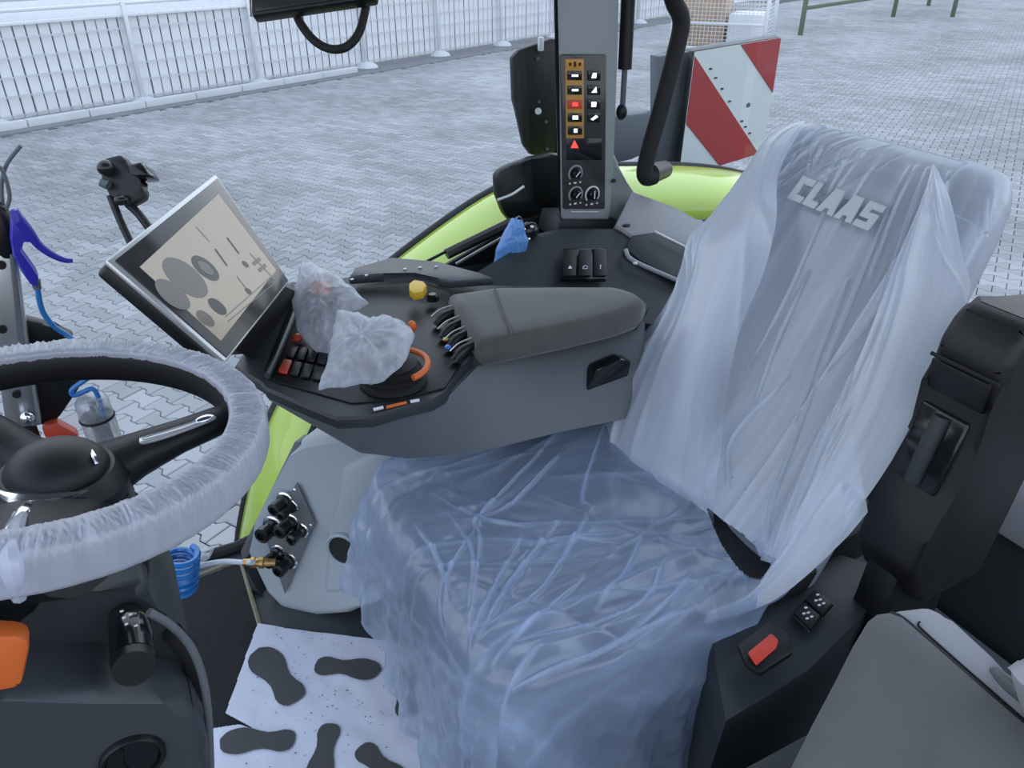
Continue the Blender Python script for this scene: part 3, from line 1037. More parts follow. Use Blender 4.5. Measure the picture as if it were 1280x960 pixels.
# blue plastic wrapper and ring by the pillar foot
bm = NB()
wp = [V(p) for p in [(0.8051,1.5800,0.8332),(0.8303,1.5800,0.8218),(0.8414,1.5800,0.7730),(0.8396,1.5800,0.7371),(0.8158,1.5800,0.7209),(0.7539,1.5800,0.7197),(0.7671,1.5800,0.7693),(0.7841,1.5800,0.8017)]]
def pillow(bm, pts, nrm, h, seed=1, rings=7, crump=0.15, back=0.6, n=72):
    nrm = V(nrm).normalized()
    P = spline(list(pts) + [pts[0]], 1)[:-1]
    # resample the outline
    Q = []
    m = len(pts)
    for i in range(m):
        a, b = V(pts[i]), V(pts[(i + 1) % m])
        k = max(2, n // m)
        for j in range(k):
            Q.append(a.lerp(b, j / k))
    c = sum(Q, V()) / len(Q)
    r = random.Random(seed)
    from mathutils import noise
    def layer(f, sgn):
        out = []
        for q in Q:
            p = c + (q - c) * f
            hh = math.sqrt(max(0, 1 - f * f)) * h * sgn
            nz = noise.noise(p * 45 + V((seed, 0, 0))) + 0.7 * noise.noise(p * 110)
            hh *= 1 + crump * 2.2 * nz
            p = p + nrm * hh + (q - c).normalized() * nz * crump * h * 0.6
            out.append(p)
        return out
    fs = [1 - (i / rings) ** 1.5 for i in range(rings)]
    L = [layer(max(f, 0.04), -back) for f in fs[::-1]] + [layer(f, 1) for f in fs[1:]] + [layer(0.03, 1)]
    loft(bm, L, True)
    return bm
pillow(bm, wp, (0.2, -0.9, 0.4), 0.025, 4)
bw = put('wrapper', bm, 'bluebag', None, (0.8065,1.6000,0.7156), ang=60)
uvl = bw.data.uv_layers.new(name='UVMap')
tag(bw, 'crumpled blue clear wrapper standing in the corner left of the control pillar foot', 'wrapper')
kr = tag(put('key_ring', tube(NB(), [V((0.8272,1.5900,0.8018)) + V((math.cos(a) * 0.012, 0, math.sin(a) * 0.028)) for a in [k * math.pi / 8 for k in range(17)]], 0.0025, 6, 0), 'chrome', None, (0.8273,1.5900,0.7721)), 'thin silver ring above the blue wrapper', 'ring')
bm = NB()
ell(bm, (0.8606,1.6000,0.7876), (0.026, 0.022, 0.022))
cb = put('round_socket', bm, 'gloss', None, (0.8608,1.6000,0.7675))
tag(cb, 'glossy black round socket with bright screws at the control pillar foot', 'socket')
for p in [(0.8353,1.5770,0.8005),(0.8567,1.5770,0.8031),(0.8484,1.5770,0.7748)]:
    bm = NB()
    ell(bm, p, (0.005, 0.004, 0.005), None, 10, 6)
    put('screw', bm, 'chrome', cb)

# ---- right lower side panel (grey) with coupling plate and round opening
sp = thing('socket_console', (0.2, 1.45, 0), 'light grey moulded panel with a round opening beside the driver seat', 'panel')
sn = V((0.72, 0.69, -0.12)).normalized()
bm = NB()
prism(bm, [(0.2274,1.4489,0.4707),(0.2038,1.4651,0.4221),(0.1587,1.4961,0.3296),(0.1088,1.5291,0.2201),(0.0745,1.5496,0.1321),(0.0959,1.5084,0.0240),(0.1240,1.4720,-0.0171),(0.1914,1.4035,-0.0065),(0.2567,1.3414,0.0284),(0.3127,1.2940,0.0917),(0.4488,1.1802,0.2536),(0.5423,1.1327,0.5418),(0.4735,1.2070,0.5558),(0.3592,1.3190,0.5143)], sn * 0.16, 0.022, 3)
put('panel_body', bm, 'light', sp)
bm = NB()
prism(bm, [(0.0627,1.5725,0.0930),(0.0841,1.5359,0.0103),(0.1122,1.4972,-0.0432),(0.2625,1.3469,-0.0058),(0.3845,1.2327,0.0694),(0.3925,1.2135,0.0072),(0.3192,1.2854,-0.0191),(0.0756,1.5285,-0.0828)], sn * 0.12, 0.006)
put('panel_base', bm, 'dark', sp)
bm = NB()
prism(bm, [(0.2299,1.4527,0.4573),(0.2187,1.4642,0.4559),(0.0665,1.5651,0.1229),(0.0692,1.5586,0.1017),(0.0812,1.5488,0.1174)], sn * 0.04, 0.003)
put('panel_edge', bm, 'shell', sp)
# raised rounded shoulder above the opening
bm = NB()
prism(bm, [(0.2873,1.3644,0.4278),(0.3533,1.3070,0.4937),(0.4424,1.2187,0.5202),(0.3920,1.2229,0.2423),(0.2834,1.3137,0.1123),(0.2067,1.3871,0.0742),(0.2495,1.3764,0.2696)], sn * 0.06, 0.02, 3)
put('shoulder', bm, 'light', sp)
hc = V((0.2683,1.3462,0.2257))
bm = NB()
lathe(bm, hc - sn * 0.004, -sn, [(-0.01, 0.043), (0.004, 0.042), (0.007, 0.038), (0.004, 0.034), (-0.02, 0.033)], 30)
hr = put('opening_rim', bm, 'light', sp)
bm = NB()
cyl(bm, hc + sn * 0.012, hc - sn * 0.0055, 0.035, 0.0345, 30)
put('opening', bm, 'rubber', sp)
cpq = [(0.2057,1.4391,0.3676),(0.2244,1.4027,0.2708),(0.1375,1.4550,0.0501),(0.1224,1.4982,0.2073)]
bm = NB()
prism(bm, cpq, -sn * -0.004, 0.0015)
cpl = put('coupling_plate', bm, 'shell', sp)
for i, (p, r) in enumerate(zip([(0.1783,1.4586,0.3152),(0.1450,1.4800,0.2384),(0.1804,1.4470,0.2613),(0.1447,1.4681,0.1689),(0.1618,1.4477,0.1540),(0.1985,1.4257,0.2473),(0.1896,1.4450,0.3050)], (0.017, 0.021, 0.018, 0.017, 0.018, 0.015, 0.013))):
    bm = NB()
    p = V(p)
    lathe(bm, p, -sn, [(0, r * 1.05), (0.012, r), (0.016, r * 0.75), (0.026, r * 0.72), (0.030, r * 0.9), (0.046, r * 0.88), (0.048, r * 0.5), (0.040, r * 0.45)], 18)
    o = put('coupling', bm, 'gloss' if i % 2 else 'black', cpl)
    o.location = (0, 0, 0)
    bm = NB()
    lathe(bm, p, -sn, [(0.0, r * 1.25), (0.004, r * 1.25), (0.006, r * 1.0)], 18)
    o = put('collar', bm, 'chrome', cpl)
    o.location = (0, 0, 0)
for p in [(0.2003,1.4433,0.3469),(0.2170,1.4116,0.2647)]:
    bm = NB()
    ell(bm, p, (0.005, 0.005, 0.005), None, 10, 6)
    put('bolt', bm, 'chrome', cpl).location = (0, 0, 0)

# carpet mat with its edging
bm = NB()
prism(bm, [(0.066, 1.665, 0.0), (0.066, 1.18, 0.0), (0.05, 0.75, 0.0), (-0.55, 0.75, 0.0), (-0.62, 1.60, 0.0), (-0.15, 1.64, 0.0)], (0, 0, 0.010), 0.003)
cm = put('carpet_mat', bm, 'carpet', None, (-0.2, 1.2, 0))
tag(cm, 'black carpet floor mat with a pale edging, right of the steering column', 'mat')
bm = NB()
tube(bm, [(0.067, 1.19, 0.008), (0.067, 1.45, 0.008), (0.068, 1.66, 0.008), (0.02, 1.672, 0.008), (-0.15, 1.648, 0.008), (-0.40, 1.625, 0.008)], 0.006, 6, 0)
put('edging', bm, 'edging', cm)

# paper foot mat with printed shoe soles
pm_o = [V(p) for p in [(0.0635,1.4303,0.0140),(0.3153,1.2434,0.0140),(0.4259,1.1511,0.0140),(0.2587,0.8318,0.0140),(-0.0558,0.9921,0.0140),(-0.0937,1.0970,0.0140),(-0.0795,1.1918,0.0140),(-0.0230,1.1734,0.0140),(0.0005,1.1469,0.0140),(-0.0463,1.2127,0.0140)]]
NXP = 40
PQ = [V((0.0590,1.4458,0.0120)), V((0.4407,1.1633,0.0120)), V((0.2889,0.8093,0.0120)), V((-0.1524,1.0599,0.0120))]
NXP = 260
P = np.zeros((NXP, NXP, 3))
kp = np.ones((NXP, NXP), bool)
from mathutils import noise as mnoise
for i in range(NXP):
    for j in range(NXP):
        p = bil(PQ, j / (NXP - 1), i / (NXP - 1))
        p.z = 0.014 + 0.004 * mnoise.noise(p * 9) + 0.002 * mnoise.noise(p * 26)
        P[i, j] = p
kp = np.zeros((NXP, NXP), bool)
mo = [(p.x, p.y) for p in pm_o]
for i in range(len(mo)):
    (x1, y1), (x2, y2) = mo[i], mo[(i + 1) % len(mo)]
    kp ^= ((y1 > P[..., 1]) != (y2 > P[..., 1])) & (P[..., 0] < (x2 - x1) * (P[..., 1] - y1) / (y2 - y1 + 1e-9) + x1)
paper = grid('paper_foot_mat', P, 'paper', None, None, kp, base=(0.1, 1.15, 0.012))
tag(paper, 'white paper foot mat printed with dark shoe soles, on the floor before the seat', 'paper mat')
def surf(p):
    p = V(p)
    return V((p.x, p.y, 0.0152 + 0.004 * mnoise.noise(V((p.x, p.y, .012)) * 9) + 0.002 * mnoise.noise(V((p.x, p.y, .012)) * 26)))
def sole(heel, toe, flip=1, k=1.0):
    heel, toe = V(heel), V(toe)
    ax = toe - heel
    L = ax.length
    ax.normalize()
    ay = V((0, 0, 1)).cross(ax) * flip
    half = [(0, 0.0), (0.015, 0.10), (0.08, 0.155), (0.2, 0.165), (0.33, 0.13), (0.45, 0.125), (0.6, 0.18), (0.75, 0.215), (0.88, 0.19), (0.96, 0.12), (1, 0.0)]
    half2 = [(0.96, -0.08), (0.88, -0.135), (0.75, -0.17), (0.6, -0.155), (0.45, -0.11), (0.33, -0.11), (0.2, -0.155), (0.08, -0.15), (0.015, -0.10)]
    pts = [heel + ax * (a * L) + ay * (b * L * 1.05 * k) for a, b in half + half2]
    bm = NB()
    n = len(half)
    left = half
    right = [half[0]] + half2[::-1] + [half[-1]]
    NS = 14
    rows = []
    for i in range(NS + 1):
        a = .5 - .5 * math.cos(math.pi * i / NS)
        bl = np.interp(a, [q[0] for q in left], [q[1] for q in left])
        br = np.interp(a, [q[0] for q in right], [q[1] for q in right])
        rows.append([surf(heel + ax * (a * L) + ay * ((br + (bl - br) * k / 4) * L * 1.05)) + V((0, 0, .0016)) for k in range(5)])
    loft(bm, rows, False, False)
    bmesh.ops.remove_doubles(bm, verts=bm.verts, dist=1e-5)
    return put('sole_print', bm, 'print', paper)
SOLES = [((0.0925,1.1724,0.0140), (0.0514,1.3520,0.0140), 1), ((0.1514,1.2489,0.0140), (0.2778,1.1724,0.0140), -1), ((0.2846,1.0314,0.0140), (0.3204,1.1677,0.0140), -1),
         ((0.0679,1.0842,0.0140), (-0.0653,1.1540,0.0140), 1), ((0.1423,1.0892,0.0140), (0.0748,0.9692,0.0140), 1), ((0.1785,1.0119,0.0140), (0.2236,0.8845,0.0140), 1)]
for a, b, f in SOLES:
    sole(a, b, f)
rr = random.Random(5)
bm = NB()
for i in range(170):
    c = bil(PQ, rr.uniform(0.12, 0.75), rr.uniform(0.02, 0.9) ** 1.2)
    r = rr.uniform(0.0005, 0.0019)
    c = surf(c) + V((0, 0, 0.001))
    vs = [bm.verts.new(c + V((math.cos(q) * r * rr.uniform(.6, 1.4), math.sin(q) * r * rr.uniform(.6, 1.4), 0))) for q in [k * math.pi / 3 for k in range(6)]]
    bm.faces.new(vs)
o = put('dirt_specks', bm, 'dirt', paper)
o['kind'] = 'stuff'

# ================================================================== STEERING
col_ = thing('steering_column', (-0.2, 0.95, 0.0), 'dark grey steering column pod with a round air vent, below the wrapped wheel', 'steering column')
# main pod seen from its left side: outlines in the plane y = const, drawn through to the right
bm = NB()
prism(bm, [(-0.2985,0.7200,0.7576),(-0.2274,0.7200,0.7209),(-0.1448,0.7200,0.6888),(-0.0864,0.7200,0.6334),(-0.0607,0.7200,0.6069),(-0.0544,0.7200,0.5825),(-0.0531,0.7200,0.5392),(-0.0655,0.7200,0.4668),(-0.0957,0.7200,0.3478),(-0.3618,0.7200,0.5623)], (0.0, 0.30, 0.0), 0.018, 3)
put('lower_cover', bm, 'mid', col_)
bm = NB()
prism(bm, [(-0.2944,0.8000,0.8000),(-0.1432,0.8000,0.7505),(-0.0709,0.8000,0.7481),(-0.0781,0.8000,0.6899),(-0.0561,0.8000,0.6444),(-0.0495,0.8000,0.5898),(-0.0543,0.8000,0.5543),(-0.0770,0.8000,0.5297),(-0.0972,0.8000,0.5416),(-0.1646,0.8000,0.5932),(-0.2553,0.8000,0.6348),(-0.3352,0.8000,0.6740)], (0.0, 0.24, 0.0), 0.015, 3)
put('upper_cover', bm, 'dark', col_)
bm = NB()
tube(bm, [(-0.0758,0.7550,0.7441),(-0.0582,0.7550,0.7138),(-0.0451,0.7550,0.6726),(-0.0417,0.7550,0.6233),(-0.0452,0.7550,0.5691),(-0.0543,0.7550,0.5041),(-0.0701,0.7550,0.4132),(-0.0975,0.7550,0.2939)], 0.005, 10, 4)
put('side_rim', bm, 'shell', col_)
bm = NB()
tube(bm, [(-0.0621,0.7900,0.6712),(-0.0507,0.7900,0.6302),(-0.0497,0.7900,0.5856),(-0.0576,0.7900,0.5549),(-0.0720,0.7900,0.5414)], 0.013, 10, 4)
put('dark_gap', bm, 'rubber', col_)
bm = NB()
prism(bm, [(-0.1756,0.8400,0.7509),(-0.0614,0.8400,0.7590),(-0.0729,0.8400,0.7049),(-0.1162,0.8400,0.6351),(-0.1726,0.8400,0.6636),(-0.1936,0.8400,0.7143)], (0, 0.14, 0), 0.02, 3)
put('switch_housing', bm, 'black', col_)
vc = V((-0.1348,0.7180,0.5674))
bm = NB()
lathe(bm, vc + V((0, 0.01, 0)), (0, -1, 0), [(0, 0.036), (0.014, 0.036), (0.017, 0.034), (0.016, 0.030), (0.008, 0.029)], 30)
vn = put('air_vent', bm, 'black', col_)
bm = NB()
lathe(bm, vc + V((0, 0.01, 0)), (0, -1, 0), [(0, 0.028), (0.012, 0.028), (0.014, 0.02), (0.0145, 0.0)], 26)
put('vent_disc', bm, 'gloss', vn).location = (0, 0, 0)
bm = NB()
tube(bm, [vc + V((-0.006, -0.005, 0.027)), vc + V((-0.010, -0.0055, 0.0)), vc + V((-0.002, -0.005, -0.027))], 0.0018, 6, 4)
put('vent_flap', bm, 'black', vn).location = (0, 0, 0)
# stalk pointing at the viewer
bm = NB()
tube(bm, [(-0.1088,0.8400,0.7077), (-0.1040,0.8000,0.7090), (-0.1002,0.7600,0.7194), (-0.1008,0.7200,0.7189)], [0.010, 0.020, 0.0225, 0.0225], 18, 4)
st = put('stalk', bm, 'gloss', col_)
bm = NB()
cyl(bm, (-0.1011,0.7220,0.7170), (-0.1008,0.7000,0.7221), 0.023, 0.021, 22)
put('stalk_cap', bm, 'black', st).location = (0, 0, 0)
for i, p in enumerate([(-0.0977,0.7300,0.7789),(-0.0976,0.7300,0.7692),(-0.0974,0.7300,0.7594),(-0.0908,0.7300,0.7708),(-0.0892,0.7300,0.7530)]):
    bm = NB()
    box(bm, V(p) + V((0, 0, 0)), (0.0035, 0.001, 0.002), None, 0)
    put('stalk_symbol', bm, 'white', st).location = (0, 0, 0)
# orange lever at the left edge
bm = NB()
prism(bm, [(-0.2183,0.6600,0.8734),(-0.1758,0.6600,0.8480),(-0.1679,0.6600,0.8388),(-0.1701,0.6600,0.8282),(-0.1869,0.6600,0.7888),(-0.1920,0.6600,0.7849),(-0.2414,0.6600,0.7975)], (0, 0.025, 0.0), 0.006)
o = tag(put('orange_lever', bm, 'orange', None, (-0.2018,0.6800,0.8046)), 'flat orange lever left of the steering column', 'lever')
bm = NB()
tube(bm, [(-0.2146,0.6800,0.8059), (-0.2416,0.7600,0.7779), (-0.2604,0.8400,0.7337)], 0.012, 8, 3)
put('lever_arm', bm, 'black', o)

# wheel: rim, hub and spokes
WC = V((-.1193, .7819, .9805))
WN = V((math.sin(.1095) * math.cos(.195), math.sin(.1095) * math.sin(.195), math.cos(.1095)))
we1 = V((0, 0, 1)).cross(WN).normalized()
we2 = WN.cross(we1)
def wp_(r, a, h=0.0):
    return WC + (we1 * math.cos(a) + we2 * math.sin(a)) * r + WN * h
sw = thing('steering_wheel', WC - WN * 0.05, 'black three spoke steering wheel with silver trims, its rim wrapped in plastic', 'steering wheel')
RW = 0.186
NW = 180
rows = []
for i in range(NW):
    a = 2 * math.pi * i / NW
    row = []
    for k in range(16):
        q = 2 * math.pi * k / 16
        cx = math.copysign(abs(math.cos(q)) ** .6, math.cos(q)) * .0155
        cz = math.copysign(abs(math.sin(q)) ** .7, math.sin(q)) * .021
        row.append(wp_(RW + .003 + cx, a, -0.008 + cz))
    rows.append(row)
rows.append(rows[0])
bm = NB()
loft(bm, rows, False)
bmesh.ops.remove_doubles(bm, verts=bm.verts, dist=1e-6)
put('rim', bm, 'leather', sw)
HC = V((-0.1120,0.7488,0.9603))
def spoke(pts, ws, hs):
    rows = []
    m = len(pts)
    for i, p in enumerate(pts):
        t = (pts[min(i + 1, m - 1)] - pts[max(i - 1, 0)]).normalized()
        b = t.cross(WN).normalized()
        rows.append([p + b * ws[i] * math.cos(q) + WN * hs[i] * math.sin(q) for q in [2 * math.pi * k / 16 for k in range(16)]])
    return rows
sp1 = [V(p) for p in [(-0.1209,0.7671,0.9307),(-0.0778,0.7766,0.9258),(-0.0368,0.7790,0.9365),(0.0007,0.7786,0.9455),(0.0323,0.7880,0.9459),(0.0522,0.7985,0.9435)]]
bm = NB()
loft(bm, spoke(sp1, (0.045, 0.040, 0.028, 0.023, 0.021, 0.020), (0.03, 0.028, 0.022, 0.016, 0.014, 0.013)))
put('spoke', bm, 'leather', sw)
sp2 = [V(p) for p in [(-0.1209,0.7763,0.9305),(-0.1500,0.8266,0.9326),(-0.1739,0.8520,0.9547),(-0.2015,0.8880,0.9670),(-0.2321,0.9224,0.9716)]]
bm = NB()
loft(bm, spoke(sp2, (0.035, 0.03, 0.026, 0.022, 0.02), (0.03, 0.026, 0.02, 0.016, 0.014)))
put('spoke', bm, 'leather', sw)
sp3 = [V(p) for p in [(-0.1141,0.7438,0.9304),(-0.1261,0.7061,0.9376),(-0.1368,0.6555,0.9549),(-0.1497,0.6104,0.9673)]]
bm = NB()
loft(bm, spoke(sp3, (0.06, 0.05, 0.045, 0.04), (0.03, 0.026, 0.018, 0.014)))
put('spoke', bm, 'leather', sw)
bm = NB()
ell(bm, HC - WN * 0.004, (0.047, 0.047, 0.030), axes(we1, we2), 28, 14)
put('hub_cap', bm, 'leather', sw)
bm = NB()
lathe(bm, HC - WN * 0.10, WN, [(0, 0.05), (0.04, 0.06), (0.085, 0.062), (0.10, 0.05)], 28)
put('hub', bm, 'black', sw)
bm = NB()
tube(bm, [HC - WN * .09, (-0.20, 0.84, 0.82), (-0.24, 0.90, 0.70)], [0.055, 0.07, 0.085], 16, 4)
put('shaft_shroud', bm, 'black', sw)
ha = V((-0.1331,0.7032,0.9837)) - HC
a0 = math.atan2(ha.dot(we2), ha.dot(we1))
bm = NB()
tube(bm, [HC + (we1 * math.cos(a0 + q) + we2 * math.sin(a0 + q)) * (0.052) - WN * 0.002 for q in [(-0.75 + 1.7 * k / 14) for k in range(15)]], [0.001, 0.006, 0.0075, 0.006, 0.001], 8, 0)
put('hub_trim', bm, 'chrome', sw)
bm = NB()
tube(bm, [(-0.0345,0.7523,0.9680),(-0.0053,0.7505,0.9709),(0.0227,0.7585,0.9697),(0.0337,0.7639,0.9684),(0.0337,0.7585,0.9685),(-0.0062,0.7458,0.9691),(-0.0329,0.7451,0.9679),(-0.0345,0.7523,0.9680)], 0.0022, 8, 3)
put('spoke_trim', bm, 'silver', sw)
bm = NB()
ell(bm, (0.0277,0.7605,0.9691), (0.011, 0.006, 0.004), axes(V((0.0399,0.7730,0.9635)) - V((0.0230,0.7658,0.9655)), we2))
put('spoke_button', bm, 'chrome', sw)
bm = NB()
tube(bm, [(-0.1488,0.6407,0.9746),(-0.1383,0.6727,0.9668),(-0.1336,0.7030,0.9586)], [0.003, 0.008, 0.005], 8, 3)
put('spoke_trim', bm, 'chrome', sw)
bm = NB()
tube(bm, [(-0.0800,0.7501,0.9729), (-0.0772,0.7304,0.9730), (-0.0763,0.7244,0.9690)], [0.001, 0.003, 0.002], 8, 2)
put('spoke_trim', bm, 'chrome', sw)
# plastic cover on the rim: puckered band over top and outer side
r3 = np.random.default_rng(11)
NA = 1400
A = np.linspace(0, 2 * np.pi, NA)
prof = [(-.0125, .006), (-.0130, .011), (-.0105, .0150), (-.004, .0165), (.005, .0168), (.014, .0160), (.0205, .0140), (.0238, .0085), (.0252, .001), (.0262, -.008), (.0262, -.017), (.0245, -.025), (.019, -.031), (.011, -.033)]
prof = np.array(spline([(a, b, 0) for a, b in prof], 3))[:, :2]
pw_ = np.interp(prof[:, 0] - prof[:, 1] * .3, [-.02, -.012, -.004, .012, .021, .028], [.15, .5, 1, 1, .5, .12])
NQ = len(prof)
def ring_noise(n, seed, k0, k1):
    r = np.random.default_rng(seed)
    f = np.zeros(n)
    a = np.linspace(0, 2 * np.pi, n)
    for k in range(60):
        fr = r.integers(k0, k1)
        f += r.uniform(0.3, 1) * np.cos(fr * a + r.uniform(0, 6.28))
    return f / 5.0
n1, n2, n3 = ring_noise(NA, 1, 60, 170), ring_noise(NA, 2, 20, 70), ring_noise(NA, 3, 50, 150)
Pw = np.zeros((NA, NQ, 3))
FW = np.zeros((NA, NQ))
for k in range(NQ):
    wgt = pw_[k] if k < NQ * .62 else .10
    sh = (k / (NQ - 1) - 0.3) * 0.10
    m_ = np.interp(np.mod(A + sh, 2 * np.pi), A, n1)
    l_ = np.interp(np.mod(A - sh * 2, 2 * np.pi), A, n3)
    rg = np.exp(-(m_ / .28) ** 2) + .7 * np.exp(-(l_ / .22) ** 2)
    ex = 0.0021 * wgt * rg + 0.0007 * (0.25 + wgt) * n2 - .001 * wgt
    FW[:, k] = np.clip(rg * wgt * .5, 0, 1)
    R_ = RW + prof[k, 0] + ex * (.3 if k < NQ * .5 else 1)
    h = prof[k, 1] + ex * (1 if k < NQ * .5 else .2)
    e = np.array(we1)[None] * np.cos(A)[:, None] + np.array(we2)[None] * np.sin(A)[:, None]
    Pw[:, k] = np.array(WC) + e * R_[:, None] + np.array(WN) * h[:, None]
uvw = np.stack(np.meshgrid(A / (2 * np.pi), np.linspace(0, 1, NQ), indexing='ij'), -1)
wcv = grid('wheel_cover', Pw, 'wfilm', base=WC, uv=uvw, fold=FW)
tag(wcv, 'puckered white plastic protective cover stretched over the steering wheel rim', 'cover')
bm = NB()
tube(bm, [(-0.1368,0.7034,0.9539),(-0.1370,0.6406,0.9814),(-0.1355,0.5827,0.9965),(-0.1367,0.5703,0.9869),(-0.1424,0.5832,0.9520)], [0.002, 0.006, 0.008, 0.008, 0.006], 8, 4)
put('pulled_band', bm, 'wfilm', wcv)

# ================================================================== TERMINAL AND HOLDER
MBL, MBR, MTL, MTR = V((0.0885,1.1191,0.8500)), V((0.2462,1.3875,0.8500)), V((-0.0333,1.1906,1.0083)), V((0.1720,1.5551,1.0169))
MQ = [MTL, MTR, MBR, MBL]
mn = (MBR - MBL).cross(MTL - MBL).normalized()
mx_, my_ = (MBR - MBL).normalized(), (MTL - MBL).normalized()
mon = thing('touch_terminal', MBL - mn * 0.03, 'large tilted touch screen terminal with silver frame, left of the armrest', 'screen')
bm = NB()
prism(bm, [bil(MQ, u, v) - mn * 0.008 for u, v in ((0, 0), (1, 0), (1, 1), (0, 1))], -mn * 0.028, 0.008, 3)
put('housing', bm, 'black', mon)
bm = NB()
prism(bm, [bil(MQ, u, v) - mn * 0.010 for u, v in ((-.004, -.006), (1.004, -.006), (1.004, 1.0), (-.004, 1.0))], mn * 0.010, 0.004, 2)
put('frame', bm, 'silver', mon)
bm = NB()
prism(bm, [bil(MQ, u, v) for u, v in ((.02, .03), (.985, .03), (.985, .985), (.02, .985))], mn * 0.002, 0.001)
bz = put('bezel', bm, 'bezel', mon)
SCQ = [bil(MQ, .085, .16), bil(MQ, .90, .13), bil(MQ, .93, .86), bil(MQ, .085, .88)]
bm = NB()
prism(bm, [p + mn * 0.002 for p in SCQ], mn * 0.0006)
scr = put('display', bm, 'screen', mon)
def disc(u, v, ru, rv, m, off=0.003, name='graphic_or_reflection'):
    bm = NB()
    c = bil(SCQ, u, v)
    W_, H_ = (SCQ[1] - SCQ[0]).length, (SCQ[3] - SCQ[0]).length
    pts = [c + mx_ * (ru * W_ * math.cos(q)) + my_ * (rv * H_ * math.sin(q)) + mn * off for q in [2 * math.pi * k / 28 for k in range(28)]]
    prism(bm, pts, mn * 0.0003)
    o = put(name, bm, m, scr)
    o.location = (0, 0, 0)
    return o
def bar(u0, v0, u1, v1, m, off=0.003):
    bm = NB()
    prism(bm, [bil(SCQ, u0, v0) + mn * off, bil(SCQ, u1, v0) + mn * off, bil(SCQ, u1, v1) + mn * off, bil(SCQ, u0, v1) + mn * off], mn * 0.0003)
    o = put('graphic_or_reflection', bm, m, scr)
    o.location = (0, 0, 0)
def disc2(c, rx, ry, m, name='graphic_or_reflection', th=0.0003):
    bm = NB()
    pts = [V(c) + mx_ * (rx * math.cos(q)) + my_ * (ry * math.sin(q)) for q in [2 * math.pi * k / 28 for k in range(28)]]
    prism(bm, pts, mn * th)
    o = put(name, bm, m, scr)
    o.location = (0, 0, 0)
disc2((0.0643,1.2390,0.9459), 0.034, 0.040, 'scr_grey')  # dark reflection in the screen, drawn on as a flat grey disc
disc2((0.0392,1.1891,0.9420), 0.024, 0.030, 'scr_grey')
disc2((0.0995,1.2855,0.9390), 0.021, 0.026, 'scr_dark')
disc2((0.0994,1.2848,0.9393), 0.012, 0.015, 'scr_grey')
disc2((0.1000,1.2162,0.8991), 0.014, 0.017, 'scr_dark')
disc2((0.0763,1.1771,0.8998), 0.013, 0.016, 'scr_grey')
disc2((0.1705,1.3543,0.9094), 0.006, 0.007, 'scr_dark')
disc2((0.1599,1.2920,0.8842), 0.006, 0.007, 'scr_dark')
def sline(a, b, w, m):
    a, b = V(a), V(b)
    d = (b - a).normalized()
    s = mn.cross(d) * w
    bm = NB()
    prism(bm, [a - s, b - s, b + s, a + s], mn * 0.0003)
    o = put('graphic_or_reflection', bm, m, scr)
    o.location = (0, 0, 0)
sline((0.1252,1.3449,0.9478), (0.1367,1.3220,0.9238), 0.0016, 'scr_dark')
sline((0.1528,1.3923,0.9481), (0.1651,1.3707,0.9239), 0.0016, 'scr_dark')
sline((0.1046,1.3704,0.9823), (0.1195,1.3540,0.9585), 0.0007, 'scr_grey')
sline((0.1089,1.1964,0.8792), (0.2173,1.3581,0.8663), 0.0008, 'scr_grey')
sline((0.1075,1.2037,0.8847), (0.2132,1.3663,0.8749), 0.0008, 'scr_grey')
sline((0.1475,1.3111,0.9070), (0.1604,1.2894,0.8822), 0.0008, 'scr_grey')
sline((0.1851,1.3900,0.9155), (0.2157,1.3618,0.8699), 0.0008, 'scr_grey')
sline((0.1855,1.3673,0.9022), (0.2016,1.3928,0.9012), 0.0035, 'scr_grey')
sline((0.1920,1.3598,0.8917), (0.2083,1.3853,0.8904), 0.0035, 'scr_grey')
bm = NB()
q0 = [bil(MQ, .15, .97) - mn * .010, bil(MQ, .95, .97) - mn * .010, bil(MQ, .95, .97) - mn * .034, bil(MQ, .15, .97) - mn * .034]
q1 = [V(p) for p in [(0.1651,1.3919,0.7000),(0.3161,1.6835,0.7000),(0.3188,1.7558,0.7000),(0.1565,1.4405,0.7000)]]
loft(bm, [q1, [a.lerp(b, .6) for a, b in zip(q1, q0)], q0])
put('mount_arm', bm, 'black', mon)

# black device holder behind the terminal
dh = thing('device_holder', (-0.0027,1.8827,0.8134), 'black adjustable holder on two thin arms behind the touch terminal', 'holder')
bm = NB()
tube(bm, [(-0.0154,1.9443,0.8984),(-0.0085,1.9107,0.8520),(0.0016,1.8755,0.8056)], 0.0085, 10, 2)
put('arm', bm, 'black', dh)
bm = NB()
tube(bm, [(0.0156,1.9295,0.8799),(0.0327,1.9076,0.8597),(0.0494,1.8770,0.8255)], 0.0095, 10, 2)
put('arm', bm, 'black', dh)
bm = NB()
prism(bm, [(-0.0222,1.9745,0.9598),(-0.0086,1.9776,0.9752),(0.0250,1.9654,0.9828),(0.0344,1.9526,0.9705),(0.0399,1.9359,0.9490),(0.0453,1.9192,0.9275),(0.0547,1.9064,0.9152),(0.0471,1.8993,0.8983),(0.0146,1.9059,0.8829),(-0.0008,1.9148,0.8844),(-0.0102,1.9355,0.9090),(-0.0267,1.9579,0.9306)], c_f * 0.035, 0.008, 2)
put('clamp_body', bm, 'black', dh)
bm = NB()
prism(bm, [(0.0348,1.9239,0.9665),(0.0614,1.9143,0.9725),(0.0660,1.9041,0.9604),(0.0707,1.8938,0.9482),(0.0448,1.9050,0.9452),(0.0335,1.9137,0.9498)], c_f * 0.06, 0.004, 2)
put('jaw', bm, 'gloss', dh)
bm = NB()
ell(bm, (-0.0107,1.9544,0.9578), (0.018, 0.018, 0.018), None, 14, 10)
put('ball_joint', bm, 'gloss', dh)
